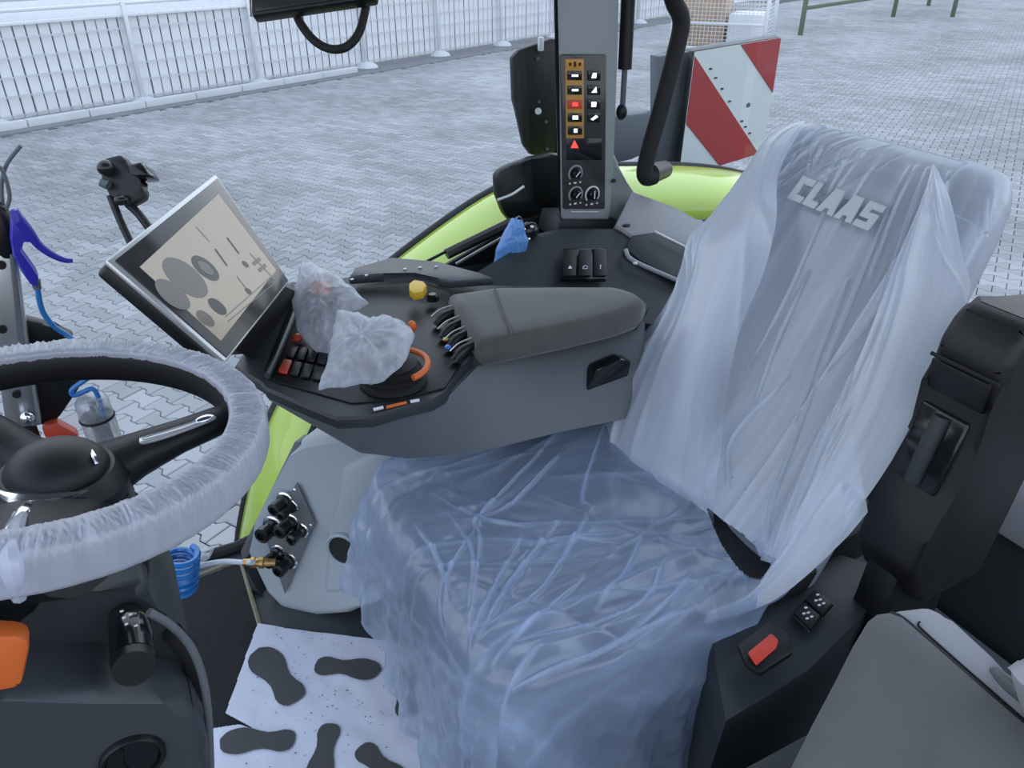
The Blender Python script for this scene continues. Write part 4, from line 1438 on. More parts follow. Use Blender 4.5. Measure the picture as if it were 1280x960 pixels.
bm = NB()
ell(bm, (0.0048,1.9069,0.8966), (0.016, 0.014, 0.012), None, 14, 10)
put('ball_joint', bm, 'gloss', dh)
bm = NB()
cyl(bm, (-0.0257,1.9442,0.9303), (-0.0132,1.9339,0.9241), 0.010, None, 12)
put('thumb_screw', bm, 'greypost', dh)

# ================================================================== ARMREST CONSOLE
ac = thing('control_armrest', (0.55, 1.30, 0.55), 'grey control armrest with padded top, levers and buttons beside the wrapped seat', 'armrest')
top = [V(p) for p in [(0.1498,1.2713,0.7200),(0.1513,1.2517,0.7200),(0.1989,1.1614,0.7200),(0.2356,1.0977,0.7200),(0.2897,1.0756,0.7200),(0.3471,1.0801,0.7200),(0.3967,1.0781,0.7200),(0.4277,1.0923,0.7200),(0.4685,1.1413,0.7200),(0.5247,1.1883,0.7200),(0.6036,1.1846,0.7200),(0.9000,1.1859,0.7200),(0.9600,1.2361,0.7200),(0.9602,1.3334,0.7200),(0.6813,1.4961,0.7200),(0.6841,1.5369,0.7200),(0.6258,1.6217,0.7200),(0.5457,1.7026,0.7200),(0.4397,1.6777,0.7200),(0.3649,1.6783,0.7200),(0.3098,1.7063,0.7200),(0.2132,1.5358,0.7200),(0.1175,1.3538,0.7200)]]
bm = NB()
loft(bm, [[p + V((0, 0, -0.024)) for p in inset(top, .99)], [p + V((0, 0, -0.006)) for p in top], inset(top, .99)])
put('console_body', bm, 'dark', ac, ang=30)
shA = [V(p) for p in [(0.1557,1.2880,0.7000),(0.2478,1.1240,0.7000),(0.3517,1.0967,0.7000),(0.4374,1.1067,0.7000),(0.5387,1.1908,0.7000),(0.7154,1.1940,0.7000),(0.9214,1.1963,0.7000)]]
shB = [V(p) for p in [(0.1824,1.4693,0.5680),(0.2931,1.1995,0.5680),(0.3665,1.1420,0.5680),(0.4505,1.1135,0.5680),(0.5259,1.0985,0.5680),(0.6605,1.0910,0.5680),(0.8326,1.0685,0.5680)]]
back = [V((0.93, 1.36, 0)), V((0.60, 1.46, 0)), V((0.40, 1.55, 0)), V((0.24, 1.52, 0))]
def ringz(pts, z):
    return pts + [p + V((0, 0, z)) for p in back]
mid_ = [a.lerp(b, 0.55) + (b - a).cross(V((0, 0, 1))) * 0 for a, b in zip(shA, shB)]
bm = NB()
loft(bm, [ringz(shB, .575), ringz([a.lerp(b, .85) + V((0, -0.006, 0)) for a, b in zip(shA, shB)], .59), ringz(shA, .700)])
put('side_shell', bm, 'shell', ac, ang=50)
bm = NB()
prism(bm, [(0.7388,1.1280,0.6177),(0.7621,1.1280,0.6627),(0.8178,1.1280,0.6724),(0.8458,1.1280,0.6601),(0.8386,1.1280,0.6099),(0.7929,1.1280,0.5995)], (0, 0.03, 0), 0.005)
put('release_recess', bm, 'gloss', ac)
# padded top
pt = [V(p) for p in [(0.5545,1.3671,0.7750),(0.5438,1.3021,0.7750),(0.5308,1.2271,0.7750),(0.5201,1.1610,0.7750),(0.5211,1.1426,0.7750),(0.5798,1.1379,0.7750),(0.6775,1.1330,0.7750),(0.8017,1.1331,0.7750),(0.8616,1.1444,0.7750),(0.8933,1.1675,0.7750),(0.8976,1.2015,0.7750),(0.8761,1.2452,0.7750),(0.7728,1.2978,0.7750),(0.6529,1.3542,0.7750)]]
def ring_at(k, dz):
    c = sum(pt, V()) / len(pt)
    o = []
    for p in pt:
        d = p - c
        o.append(c + d * k + V((0, 0, dz)))
    return o
bm = NB()
loft(bm, [ring_at(.985, -.052), ring_at(1.01, -.045), ring_at(1.02, -.025), ring_at(1.0, -.010), ring_at(.95, -.002), ring_at(.85, .001), ring_at(.5, .003)])
put('arm_pad', bm, 'pad', ac, ang=75)
bm = NB()
tube(bm, [(0.6404,1.3359,0.7790),(0.6049,1.2277,0.7790),(0.5789,1.1329,0.7790)], 0.0018, 6, 4)
put('pad_seam', bm, 'dark', ac)
# raised rear lip with small white symbols
lip = [V(p) for p in [(0.4396,1.6417,0.7350),(0.5338,1.6656,0.7350),(0.6209,1.5931,0.7350),(0.6742,1.4801,0.7350),(0.6929,1.4451,0.7350),(0.5932,1.4709,0.7350),(0.5814,1.4969,0.7350),(0.5507,1.5535,0.7350),(0.4839,1.5771,0.7350),(0.4074,1.5905,0.7350)]]
bm = NB()
prism(bm, lip, (0, 0, 0.02), 0.006)
put('rear_lip', bm, 'mid', ac)
for p in [(0.4107,1.5700,0.7570),(0.4456,1.5779,0.7570),(0.5338,1.5752,0.7570),(0.5675,1.5688,0.7570),(0.6014,1.5570,0.7570)]:
    bm = NB()
    box(bm, p, (0.007, 0.005, 0.002), None, 0)
    put('lip_symbol', bm, 'white', ac)
# recessed dark deck
bm = NB()
prism(bm, [(0.3285,1.6426,0.7210),(0.4182,1.6070,0.7210),(0.5553,1.5680,0.7210),(0.5985,1.4850,0.7210),(0.5771,1.3182,0.7210),(0.5239,1.2083,0.7210),(0.4301,1.1015,0.7210),(0.3477,1.1012,0.7210),(0.2712,1.1256,0.7210),(0.1734,1.2573,0.7210),(0.1625,1.3052,0.7210),(0.2690,1.5627,0.7210)], (0, 0, 0.0025), 0.001)
put('deck', bm, 'black', ac)
bm = NB()
tube(bm, [(0.1628,1.2746,0.7280),(0.2010,1.3578,0.7280),(0.2628,1.5043,0.7280),(0.3142,1.6315,0.7280)], 0.006, 8, 4)
put('deck_edge', bm, 'mid', ac)
# four paddles with pale edges
for i, (a, b) in enumerate(((( 545, 398), (569, 384)), ((556, 412), (577, 397)), ((566, 427), (587, 411)), ((573, 440), (594, 427)))):
    pa, pb = V((-6.5545,108.7426,-5.0000)), V((0, 0, 0))
PADS = [((0.5048,1.3265,0.7420), (0.5533,1.3296,0.7550)), ((0.4941,1.2676,0.7420), (0.5464,1.2785,0.7550)), ((0.4866,1.2185,0.7420), (0.5385,1.2308,0.7550)), ((0.4795,1.1719,0.7420), (0.5282,1.1796,0.7550))]
for a, b in PADS:
    a, b = V(a), V(b)
    bm = NB()
    tube(bm, [a + V((0, 0, -0.012)), a.lerp(b, .4) + V((0, 0, -.002)), b + V((0, 0, -0.004))], [0.009, 0.0105, 0.008], 10, 4)
    p = put('paddle', bm, 'black', ac)
    bm = NB()
    up_ = V((-0.004, 0.011, 0.004))
    tube(bm, [a + up_, a.lerp(b, .4) + up_ + V((0, 0, 0.005)), b + up_], 0.0014, 6, 4)
    o = put('paddle_edge', bm, 'silver', p)
    o.location = (0, 0, 0)
bm = NB()
ell(bm, (0.4793,1.2010,0.7450), (0.007, 0.007, 0.004), None, 10, 6)
put('marker', bm, 'bluehose', ac)
bm = NB()
ell(bm, (0.4881,1.2333,0.7450), (0.006, 0.005, 0.004), None, 10, 6)
put('marker', bm, 'yellow', ac)
# yellow knob, small black knob
bm = NB()
prism(bm, [(0.5042,1.4672,0.7500),(0.5210,1.4829,0.7500),(0.5361,1.4654,0.7500),(0.5343,1.4424,0.7500),(0.5146,1.4152,0.7500),(0.4940,1.4166,0.7500),(0.4938,1.4396,0.7500)], (0, 0, 0.018), 0.003)
part_label(put('yellow_knob', bm, 'yellow', ac), 'yellow faceted knob')
bm = NB()
lathe(bm, (0.5428,1.4342,0.7350), (0, 0, 1), [(0, 0.014), (0.01, 0.013), (0.014, 0.008), (0.014, 0)], 16)
put('round_knob', bm, 'gloss', ac)
# button field with orange keys
for i in range(3):
    for j in range(2):
        q = [V((-6.5545,108.7426,-5.0000))]
BF = [V(p) for p in [(0.2297,1.3802,0.7245),(0.2861,1.3147,0.7245),(0.2424,1.2091,0.7245),(0.1802,1.2792,0.7245)]]
for i in range(4):
    for j in range(2):
        q = [bil(BF, (i + a) / 4, (j + b) / 2) for a, b in ((.1, .1), (.9, .1), (.9, .9), (.1, .9))]
        bm = NB()
        prism(bm, q, (0, 0, 0.006), 0.0015)
        b_ = put('key', bm, 'black' if (i, j) != (0, 1) else 'red', ac)
bm = NB()
ell(bm, (0.2451,1.3871,0.7350), (0.012, 0.012, 0.008), None, 12, 8)
put('red_button', bm, 'red', ac)
# joystick gaiter, orange ring and orange print
GA = V((0.3581,1.1618,0.7250))
bm = NB()
lathe(bm, GA, (0, 0, 1), [(0, .060), (.006, .060), (.010, .052), (.016, .056), (.020, .046), (.026, .050), (.030, .040), (.036, .044), (.040, .030), (.05, .022)], 28)
put('gaiter', bm, 'rubber', ac)
bm = NB()
tube(bm, [GA + V((math.cos(a) * .062, math.sin(a) * .062, .032)) for a in [math.radians(-75 + 190 * k / 16) for k in range(17)]], 0.0055, 8, 0)
put('orange_ring', bm, 'orange', ac)
bm = NB()
ell(bm, (0.4446,1.2943,0.7550), (0.009, 0.009, 0.012), None, 12, 8)
put('orange_key', bm, 'orange', ac)
for a, b, m in (((0.2960,1.0848,0.7255), (0.3126,1.0848,0.7255), 'white'), ((0.3174,1.0824,0.7255), (0.3523,1.0818,0.7255), 'orange'), ((0.3592,1.0812,0.7255), (0.3743,1.0793,0.7255), 'white')):
    bm = NB()
    tube(bm, [a, b], 0.0028, 6, 0)
    put('print_mark', bm, m, ac)
# two levers (hidden in their bags)
L1 = [V((0.2850,1.4054,0.7300)), V((0.2897,1.3899,0.7750)), V((0.3033,1.3956,0.8100))]
bm = NB()
tube(bm, L1, [0.014, 0.02, 0.028, 0.024], 14, 4)
ell(bm, L1[-1], (0.034, 0.03, 0.026), None, 18, 10)
lv = put('lever', bm, 'dark', ac)
bm = NB()
ell(bm, (0.3012,1.3797,0.8280), (0.020, 0.016, 0.014), None, 12, 8)
part_label(put('lever_button', bm, 'orange', lv), 'orange button on the lever').location = (0, 0, 0)
L2 = [GA + V((0, 0, .03)), V((0.3447,1.1429,0.7850)), V((0.3333,1.1428,0.8000))]
bm = NB()
tube(bm, L2, [0.02, 0.022, 0.032], 14, 4)
ell(bm, (0.3302,1.1378,0.8000), (0.048, 0.042, 0.030), None, 20, 12)
lv = put('joystick', bm, 'shell', ac)
bm = NB()
ell(bm, (0.3029,1.1190,0.7960), (0.013, 0.012, 0.010), None, 12, 8)
part_label(put('joystick_button', bm, 'orange', lv), 'orange button on the joystick').location = (0, 0, 0)
for p in [(0.3221,1.1638,0.8020),(0.3483,1.1741,0.8020),(0.3540,1.1410,0.8020),(0.3363,1.0988,0.8020)]:
    bm = NB()
    ell(bm, p, (0.010, 0.010, 0.006), None, 12, 8)
    put('joystick_button', bm, 'black', lv).location = (0, 0, 0)
def uvbox(o, k=8):
    me = o.data
    if not me.uv_layers:
        me.uv_layers.new(name='UVMap')
    d = me.uv_layers[0].data
    for l in me.loops:
        p = me.vertices[l.vertex_index].co
        d[l.index].uv = (p.x * k, (p.y + p.z * .7) * k)
def bag(name, pts, nrm, h, seed, label):
    bm = NB()
    pillow(bm, pts, nrm, h, seed, 9, 0.11, 0.45, 96)
    c = sum((V(p) for p in pts), V()) / len(pts)
    o = put(name, bm, 'bag', None, c - V((0, 0, 0.04)), ang=80)
    uvbox(o)
    return tag(o, label, 'plastic bag', 'clear bags over the levers')
bag('clear_bag', [(0.2888,1.4613,0.8546),(0.3119,1.4440,0.8500),(0.3330,1.4219,0.8408),(0.3593,1.3805,0.8181),(0.3789,1.3441,0.7969),(0.3543,1.3441,0.7870),(0.3159,1.3538,0.7794),(0.3020,1.3269,0.7523),(0.2861,1.3028,0.7267),(0.2639,1.3193,0.7310),(0.2530,1.3408,0.7439),(0.2416,1.3653,0.7589),(0.2521,1.4065,0.7961),(0.2757,1.4437,0.8352)], (-.3, -.6, .75), 0.05, 3, 'crumpled clear plastic bag over the upright lever, the one nearer the touch terminal')
bag('clear_bag', [(0.2825,1.2038,0.8519),(0.3043,1.1898,0.8487),(0.3233,1.1725,0.8430),(0.3627,1.1564,0.8428),(0.3826,1.1417,0.8388),(0.3881,1.1205,0.8274),(0.3698,1.0976,0.8094),(0.3507,1.0825,0.7959),(0.3142,1.0717,0.7808),(0.2838,1.0814,0.7793),(0.2512,1.0921,0.7779),(0.2160,1.1026,0.7758),(0.2367,1.1269,0.7952),(0.2532,1.1498,0.8127),(0.2679,1.1828,0.8359)], (-.2, -.5, .84), 0.05, 9, 'crumpled clear plastic bag over the round joystick, below the other bag')
uvbox(bw)

# ================================================================== DRIVER SEAT
seat = thing('driver_seat', (0.57, 0.92, 0.0), 'grey fabric driver seat with black sides, covered by milky plastic film', 'seat')
# cushion
def cush(u, v):
    pass
bm = NB()
prism(bm, [(0.31, 0.68, 0.43), (0.84, 0.68, 0.43), (0.84, 1.15, 0.43), (0.31, 1.15, 0.43)], (0, 0, 0.075), 0.035, 4)
put('cushion', bm, 'fabric', seat, ang=60)
bm = NB()
prism(bm, [(0.34, 0.66, 0.24), (0.86, 0.66, 0.24), (0.86, 1.17, 0.24), (0.34, 1.17, 0.24)], (0, 0, 0.19), 0.02, 3)
put('seat_pan', bm, 'dark', seat)
bm = NB()
prism(bm, [(0.36, 0.70, 0.0), (0.92, 0.70, 0.0), (0.92, 1.14, 0.0), (0.36, 1.14, 0.0)], (0, 0, 0.24), 0.02, 2)
put('suspension', bm, 'rubber', seat)
# backrest: rings around the reclined spine
BO = np.array([.80, 0.0, .50]); BU = np.array([.63, 0, .777]); BN_ = np.array([-.777, 0, .63])
HB = 0.76
def back_ring(t, n, grow=0.0, a0=0.0, a1=2 * np.pi, even=False):
    """closed superellipse ring; angle 0 = far side (+y), 90 deg = front"""
    a = np.linspace(a0, a1, n)
    if even:
        w_ = np.linspace(-1, 1, 4001)
        a = np.pi / 2 + np.sign(w_) * np.abs(w_) ** 2.4 * 2.3
        a = a[(a >= a0) & (a <= a1)]
    cy = .925 + .076 * t
    hw = .288 - .062 * t ** 1.5
    hh = .058
    if t > .86:
        f = min(1, (t - .86) / .14)
        hw *= 1 - .10 * f ** 3.0
        hh *= math.sqrt(max(0.05, 1 - f ** 2 * .93))
    hw += grow; hh += grow
    c, s = np.cos(a), np.sin(a)
    e = 0.42
    yy = np.sign(c) * np.abs(c) ** e * hw
    nn = np.sign(s) * np.abs(s) ** .62 * hh
    nn = np.where(s > 0, nn + .016 * np.clip((np.abs(yy) / .28 - .55) / .45, 0, 1) * (t < .86) - .008 * (np.abs(yy) < .16), nn)
    tt = t * HB + (grow * .9 if t > .93 else 0)
    R0 = BO + BU * tt + np.outer(nn - .062, BN_) + np.outer(cy + yy, [0, 1, 0])
    if not even:
        return R0
    d = np.r_[0, np.cumsum(np.linalg.norm(np.diff(R0, axis=0), axis=1))]
    q = np.linspace(0, d[-1], n)
    return np.stack([np.interp(q, d, R0[:, k]) for k in range(3)], 1), np.interp(q, d, a)
bm = NB()
loft(bm, [[tuple(p) for p in back_ring(t, 49)[:-1]] for t in (0, .1, .2, .35, .5, .65, .78, .86, .90, .93, .96, .98, 1.0)])
put('backrest', bm, 'fabric', seat, ang=70)
# embroidered lettering
lo = V((1.1682,0.9916,0.9789))
lx = (V((1.1641,0.8924,0.9738)) - V((1.1716,1.0966,0.9830)))
lx = V((0, -1, 0)).lerp(lx.normalized(), 0.5).normalized()
LET = {'C': [(0, 0), (.8, 0), (.8, .27), (.3, .27), (.3, .73), (.8, .73), (.8, 1), (0, 1)],
       'L': [(0, 0), (.72, 0), (.72, .27), (.3, .27), (.3, 1), (0, 1)],
       'A': [(0, 0), (.29, 0), (.34, .2), (.56, .2), (.61, 0), (.9, 0), (.68, 1), (.22, 1)],
       'S': [(0, 0), (.8, 0), (.8, .62), (.3, .62), (.3, .75), (.8, .75), (.8, 1), (0, 1), (0, .38), (.5, .38), (.5, .25), (0, .25)]}
bm = NB()
cx = 0.0
LH, LW = .050, .044
ly = V(BU) - lx * V(BU).dot(lx)
ly.normalize()
for chh in 'CLAAS':
    pg = LET[chh]
    prism(bm, [lo + lx * ((cx + a - 2.22) * LW) + ly * ((b - .5) * LH) for a, b in pg], V(BN_) * .003)
    cx += max(a for a, b in pg) + .10
put('lettering', bm, 'silverthread', seat)
# folded left armrest, upright beside the backrest
ah = []
bm = NB()
AF = [V(p) for p in [(1.0302,0.6000,0.9722),(1.0020,0.6000,0.9754),(0.9808,0.6000,0.9558),(0.9663,0.6000,0.9273),(0.9639,0.6000,0.9004),(0.9770,0.6000,0.8585),(0.9653,0.6000,0.7913),(0.9491,0.6000,0.7219),(0.9203,0.6000,0.6531),(0.9045,0.6000,0.5924),(0.9370,0.6000,0.5325)]]
AT = V((.155, 0, -.035))
AB = [p + V((.17, 0, -.02)) for p in AF]
prism(bm, AF + [AF[-1] + V((.03, 0, -.03)), AB[-1], AB[-3], AB[5], AB[2] + V((-.01, 0, 0)), AB[1] + V((-.03, 0, 0.004))], (0, -0.105, 0), 0.016, 3)
put('side_armrest', bm, 'leather', seat, ang=50)
def af(k, dx=0.0, y=.548):
    i = min(int(k), len(AF) - 2)
    p = AF[i].lerp(AF[i + 1], k - i)
    return V((p.x + dx, y, p.z))
bm = NB()
prism(bm, [af(4.1, -.006, .596), af(5.2, -.006, .596), af(5.2, .03, .596), af(4.1, .03, .596)], (0, -.088, 0), 0.005, 2)
put('armrest_latch', bm, 'leather', seat)
bm = NB()
prism(bm, [af(5.5, -.004, .594), af(6.4, -.004, .594), af(7.2, -.004, .594), af(7.2, .03, .594), af(5.5, .03, .594)], (0, -.075, 0), 0.004, 2)
hd = put('grip_recess', bm, 'gloss', seat)
bm = NB()
tube(bm, [af(5.6, -.006, .556), af(6.3, -.010, .556), af(7.1, -.006, .556)], 0.012, 10, 3)
put('grip', bm, 'dark', hd).location = (0, 0, 0)
bm = NB()
tube(bm, [af(4.0, -.002, .598), af(4.0, -.002, .497)], 0.003, 6, 0)
put('armrest_seam', bm, 'rubber', seat)
bm = NB()
prism(bm, [AF[-1] + V((-.01, -.02, .05)), AF[-1] + V((.12, -.02, .02)), AF[-1] + V((.13, -.02, -.14)), AF[-1] + V((-.03, -.02, -.14))], (0, -.06, 0), 0.01)
put('armrest_bracket', bm, 'black', seat)
# side cover with switches and buckle
sq = [(0.6755,0.6481,0.4700),(0.7452,0.6907,0.4700),(0.8343,0.6556,0.4700),(0.9835,0.6667,0.4700),(1.0401,0.5802,0.4700),(0.8901,0.5388,0.4700),(0.7424,0.5016,0.4700),(0.6589,0.4944,0.4700),(0.5751,0.4892,0.4700),(0.6202,0.5639,0.4700)]
bm = NB()
loft(bm, [[V(p) + V((0.0, 0.03, -0.36)) for p in sq], [V(p) + V((0, 0, -0.02)) for p in sq], inset(sq, .97)])
put('side_cover', bm, 'dark', seat, ang=40)
bm = NB()
SWQ = [V(p) for p in [(0.8631,0.6109,0.4820),(0.8640,0.5713,0.4820),(0.7885,0.5473,0.4820),(0.7883,0.5873,0.4820)]]
prism(bm, SWQ, (0, 0, .004), 0.002)
sb = put('switch_plate', bm, 'gloss', seat)
for i in range(2):
    q = [bil(SWQ, .05, i * .5 + .04), bil(SWQ, .95, i * .5 + .04), bil(SWQ, .95, i * .5 + .46), bil(SWQ, .05, i * .5 + .46)]
    bm = NB()
    prism(bm, [p + V((0, 0, .004)) for p in q], (0, 0, .004), 0.002)
    put('switch', bm, 'black', sb).location = (0, 0, 0)
    for du, dv in ((.3, .14), (.5, .2), (.4, .3), (.62, .34), (.7, .22)):
        bm = NB()
        c = bil(SWQ, du, i * .5 + dv) + V((0, 0, .0085))
        prism(bm, [c + V((math.cos(a) * .0035, math.sin(a) * .0022, 0)) for a in [k * math.pi / 2.5 + du for k in range(5)]], (0, 0, .0004))
        put('switch_symbol', bm, 'white', sb).location = (0, 0, 0)
bm = NB()
prism(bm, [(0.6547,0.5632,0.5000),(0.7332,0.5781,0.5000),(0.7377,0.5444,0.5000),(0.7171,0.5150,0.5000),(0.6504,0.5081,0.5000),(0.6426,0.5322,0.5000)], (0, 0, .012), 0.005, 2)
bkl = put('buckle_housing', bm, 'black', seat)
bm = NB()
prism(bm, [(0.6538,0.5411,0.5130),(0.7085,0.5529,0.5130),(0.7093,0.5374,0.5130),(0.6968,0.5289,0.5130),(0.6494,0.5180,0.5130)], (0, 0, .006), 0.003, 2)
part_label(put('buckle_button', bm, 'buckle', bkl), 'red release button').location = (0, 0, 0)
bm = NB()
tube(bm, [(0.6316,0.5693,0.3000),(0.6742,0.5719,0.3000),(0.7467,0.5685,0.3000),(0.7264,0.5371,0.3000),(0.6359,0.5359,0.3000)], 0.010, 8, 3)
put('adjuster_handle', bm, 'black', seat)
bm = NB()
box(bm, (0.6795,0.5454,0.3250), (0.016, 0.006, 0.010), axes((1, .6, 0), (-.6, 1, 0)))
put('adjuster_mark', bm, 'white', seat)
bm = NB()
prism(bm, [(0.7990,0.7990,0.4200),(1.0027,0.7685,0.4200),(1.1391,0.7784,0.4200),(1.0883,0.6754,0.4200),(0.9080,0.6539,0.4200),(0.7841,0.6755,0.4200)], (0, 0, .08), 0.01)
put('recline_joint', bm, 'rubber', seat)

bm = NB()
prism(bm, [(0.73, 0.62, 0.47), (0.86, 0.62, 0.47), (0.86, 0.86, 0.47), (0.75, 0.86, 0.47)], (0.02, 0, 0.042), 0.008)
put('gap_shade_block', bm, 'rubber', seat)  # black block standing in for the shaded gap between cushion and backrest

# ---- plastic film over the seat
cover = thing('seat_cover', (0.57, 0.92, 0.20), 'wrinkled translucent plastic film draped over the whole driver seat', 'seat cover')
# cushion film: a sheet laid over the cushion, its edges hanging
NI, NJ = 430, 430
I, J = np.meshgrid(np.linspace(0, 1, NI), np.linspace(0, 1, NJ), indexing='ij')   # I: front hem -> rear, J: near hem -> far hem
X0, X1, Y0, Y1 = .325, .86, .655, 1.165
far = np.clip((J - .2) / .7, 0, 1)
Lf = .50 - .19 * far
Lf = np.where(J > .55, Lf + .02 * np.sin((J - .55) * 9), Lf)
xs = (X0 - Lf) + I * (X1 - (X0 - Lf))
Ln = np.interp(xs, [-.3, .3, .58, .66, .70, .76, .9], [.52, .50, .42, .37, .16, .07, .06])
Lr = np.interp(xs, [-.3, .2, .35, .6, .9], [.16, .12, .08, .08, .06])
ys = (Y0 - Ln) + J * (Y1 + Lr - (Y0 - Ln))
rc = .05
qx = np.maximum(xs, X0 + rc)
qy = np.clip(ys, Y0 + rc, Y1 - rc)
dx, dy = xs - qx, ys - qy
e = np.hypot(dx, dy)
nx, ny = np.where(e > 1e-6, dx / np.maximum(e, 1e-6), 0), np.where(e > 1e-6, dy / np.maximum(e, 1e-6), 0)
e = np.maximum(e - rc, 0)
th = np.arctan2(ny, nx)
rb = .045
corner_far = np.exp(-((th - math.radians(135)) / .55) ** 2)
corner_near = np.exp(-((th + math.radians(135)) / .5) ** 2)
per = np.where(np.abs(nx) > np.abs(ny), ys, xs)
wave = .5 * np.sin(per * 34 + 1.0) + .5 * np.sin(per * 61 + th * 3)
flare = np.clip(.08 + .30 * corner_far + .05 * corner_near + .045 * wave * np.clip(e / .3, 0, 1), -.05, .7)
arc_ = rb * np.pi / 2
ec = np.minimum(e, arc_)
outw = rb * np.sin(ec / rb)
dn = rb * (1 - np.cos(ec / rb))
ex = np.maximum(e - arc_, 0)
outw += ex * flare
dn += ex * np.sqrt(1 - flare ** 2)
edge0 = np.where(e > 0, rc, 0)
bx = np.where(e > 0, qx + nx * (rc + outw), xs)
by = np.where(e > 0, qy + ny * (rc + outw), ys)
yc = np.clip((ys - .92) / .265, -1, 1)
xc = np.clip((xs - .3) / .55, 0, 1)
zt = .524 + .022 * np.abs(yc) ** 3 + .012 * np.exp(-((xc - .1) / .15) ** 2) - .006 * np.sin(xc * 3.1)
topm = np.exp(-(e / .03) ** 2)
rd = ridges(ys - .6, 1 - xc, 21, 34, (.0025, .012), (.002, .008), (-.25, .30), (0, .7), (.3, .9))
rd += ridges(ys * .6 + xs * .8, ys, 23, 14, (.003, .012), (.002, .006), (-.3, .3), (.5, 1.4), (.3, .8))
pk = np.exp(-(((xs - .37) / .10) ** 2 + ((ys - 1.09) / .12) ** 2))
crk = pk * .0035 * wob(xs, ys, 120, 64) + .0012 * wob(xs, ys, 60, 65)
rear_bump = .05 * np.clip((xc - .86) / .14, 0, 1) ** 2
long_fold = .016 * np.exp(-((ys - (.695 + .05 * xc)) / .016) ** 2) * np.clip(1 - np.abs(xc - .45) / .5, 0, 1)
CL = [
 [(0.7236,1.1651,0.5350),(0.4411,0.9860,0.5350),(0.4052,0.9154,0.5350),(0.2797,0.6871,0.5350)], [(0.4329,0.9683,0.5350),(0.3067,0.8439,0.5350),(0.2666,0.7590,0.5350)], [(0.4814,0.9060,0.5350),(0.3509,0.7786,0.5350),(0.2870,0.7034,0.5350)],
 [(0.6276,0.9185,0.5350),(0.5317,0.8399,0.5350),(0.4324,0.7703,0.5350),(0.3148,0.7262,0.5350)], [(0.5178,0.7716,0.5350),(0.4223,0.7243,0.5350),(0.3058,0.6602,0.5350)], [(0.6706,0.8212,0.5350),(0.5888,0.7536,0.5350),(0.4887,0.6922,0.5350)],
 [(0.6591,0.7449,0.5350),(0.5685,0.6768,0.5350),(0.4456,0.6712,0.5350),(0.3489,0.6798,0.5350)], [(0.3782,0.6585,0.5350),(0.3206,0.6293,0.5350),(0.2764,0.5992,0.5350)], [(0.3794,1.0681,0.5350),(0.4347,0.9722,0.5350),(0.5116,0.9163,0.5350)],
 [(0.6706,0.6937,0.5350),(0.6217,0.6664,0.5350),(0.4961,0.6273,0.5350)], [(0.7899,1.1314,0.5350),(0.6355,0.9641,0.5350),(0.6276,0.9185,0.5350)], [(0.3255,0.9993,0.5350),(0.3258,0.9000,0.5350),(0.3087,0.8202,0.5350)], [(0.6580,1.0847,0.5350),(0.5061,0.9932,0.5350),(0.4374,0.9781,0.5350)],
 [(0.3866,1.0040,0.5350),(0.3817,0.8926,0.5350),(0.3258,0.7841,0.5350)], [(0.6291,0.6296,0.5350),(0.5278,0.6293,0.5350),(0.3897,0.6205,0.5350),(0.2801,0.6189,0.5350)], [(0.5602,0.9155,0.5350),(0.4148,0.8141,0.5350),(0.3160,0.7206,0.5350)]]
ch_, cm_ = creases(xs, ys, [[(p[0], p[1]) for p in l] for l in CL], .0030, .0070)
z = zt - dn + (ch_ + rd * .9 + crk + long_fold) * np.clip(1 - dn / .2, .0, 1) + rear_bump
drape = np.clip(ex / .05, 0, 1)
cw1 = .0032 * wob(per, dn, 22, 61) + .0030 * wob(per, dn, 60, 62) + .0016 * wob(per, dn, 130, 63)
bx += nx * cw1 * drape
by += ny * cw1 * drape
Pc = np.stack([bx, by, np.maximum(z, .02)], -1)
uvc = np.stack([I, J], -1)
HOLE = np.array([(0.7986,0.8108,0.5300),(0.8002,0.7685,0.5320),(0.8029,0.7258,0.5353),(0.8016,0.6931,0.5337),(0.7975,0.6799,0.5287),(0.8014,0.6594,0.5335),(0.7916,0.6461,0.5214),(0.7814,0.6540,0.5088),(0.7748,0.6710,0.5006),(0.7743,0.7012,0.5000),(0.7803,0.7460,0.5074)])
def in_hole(Pg):
    hs = np.stack([HOLE[:, 1], (HOLE - BO) @ BU], 1)
    # sight line free test in the backrest plane, seen from the driver's door
    o3 = np.array(CAM)
    dr = Pg - o3
    kk = ((BO + BN_ * .02 - o3) @ BN_) / (dr @ BN_)
    hp = o3 + dr * kk[..., None]
    px_, py_ = hp[..., 1], (hp - BO) @ BU
    ins = np.zeros(px_.shape, bool)
    n = len(hs)
    for i in range(n):
        (x1, y1), (x2, y2) = hs[i], hs[(i + 1) % n]
        c = ((y1 > py_) != (y2 > py_)) & (px_ < (x2 - x1) * (py_ - y1) / (y2 - y1 + 1e-9) + x1)
        ins ^= c
    return ins
part_label(grid('cushion_film', Pc, 'film_c', cover, uvc, ~in_hole(Pc), None, np.clip(cm_ + np.clip(rd / .006, 0, 1) * .45 + .55 * drape * np.clip(.5 + .5 * wob(per, dn, 26, 71), 0, 1), 0, 1)), 'film over the cushion, its edges hanging to the floor')

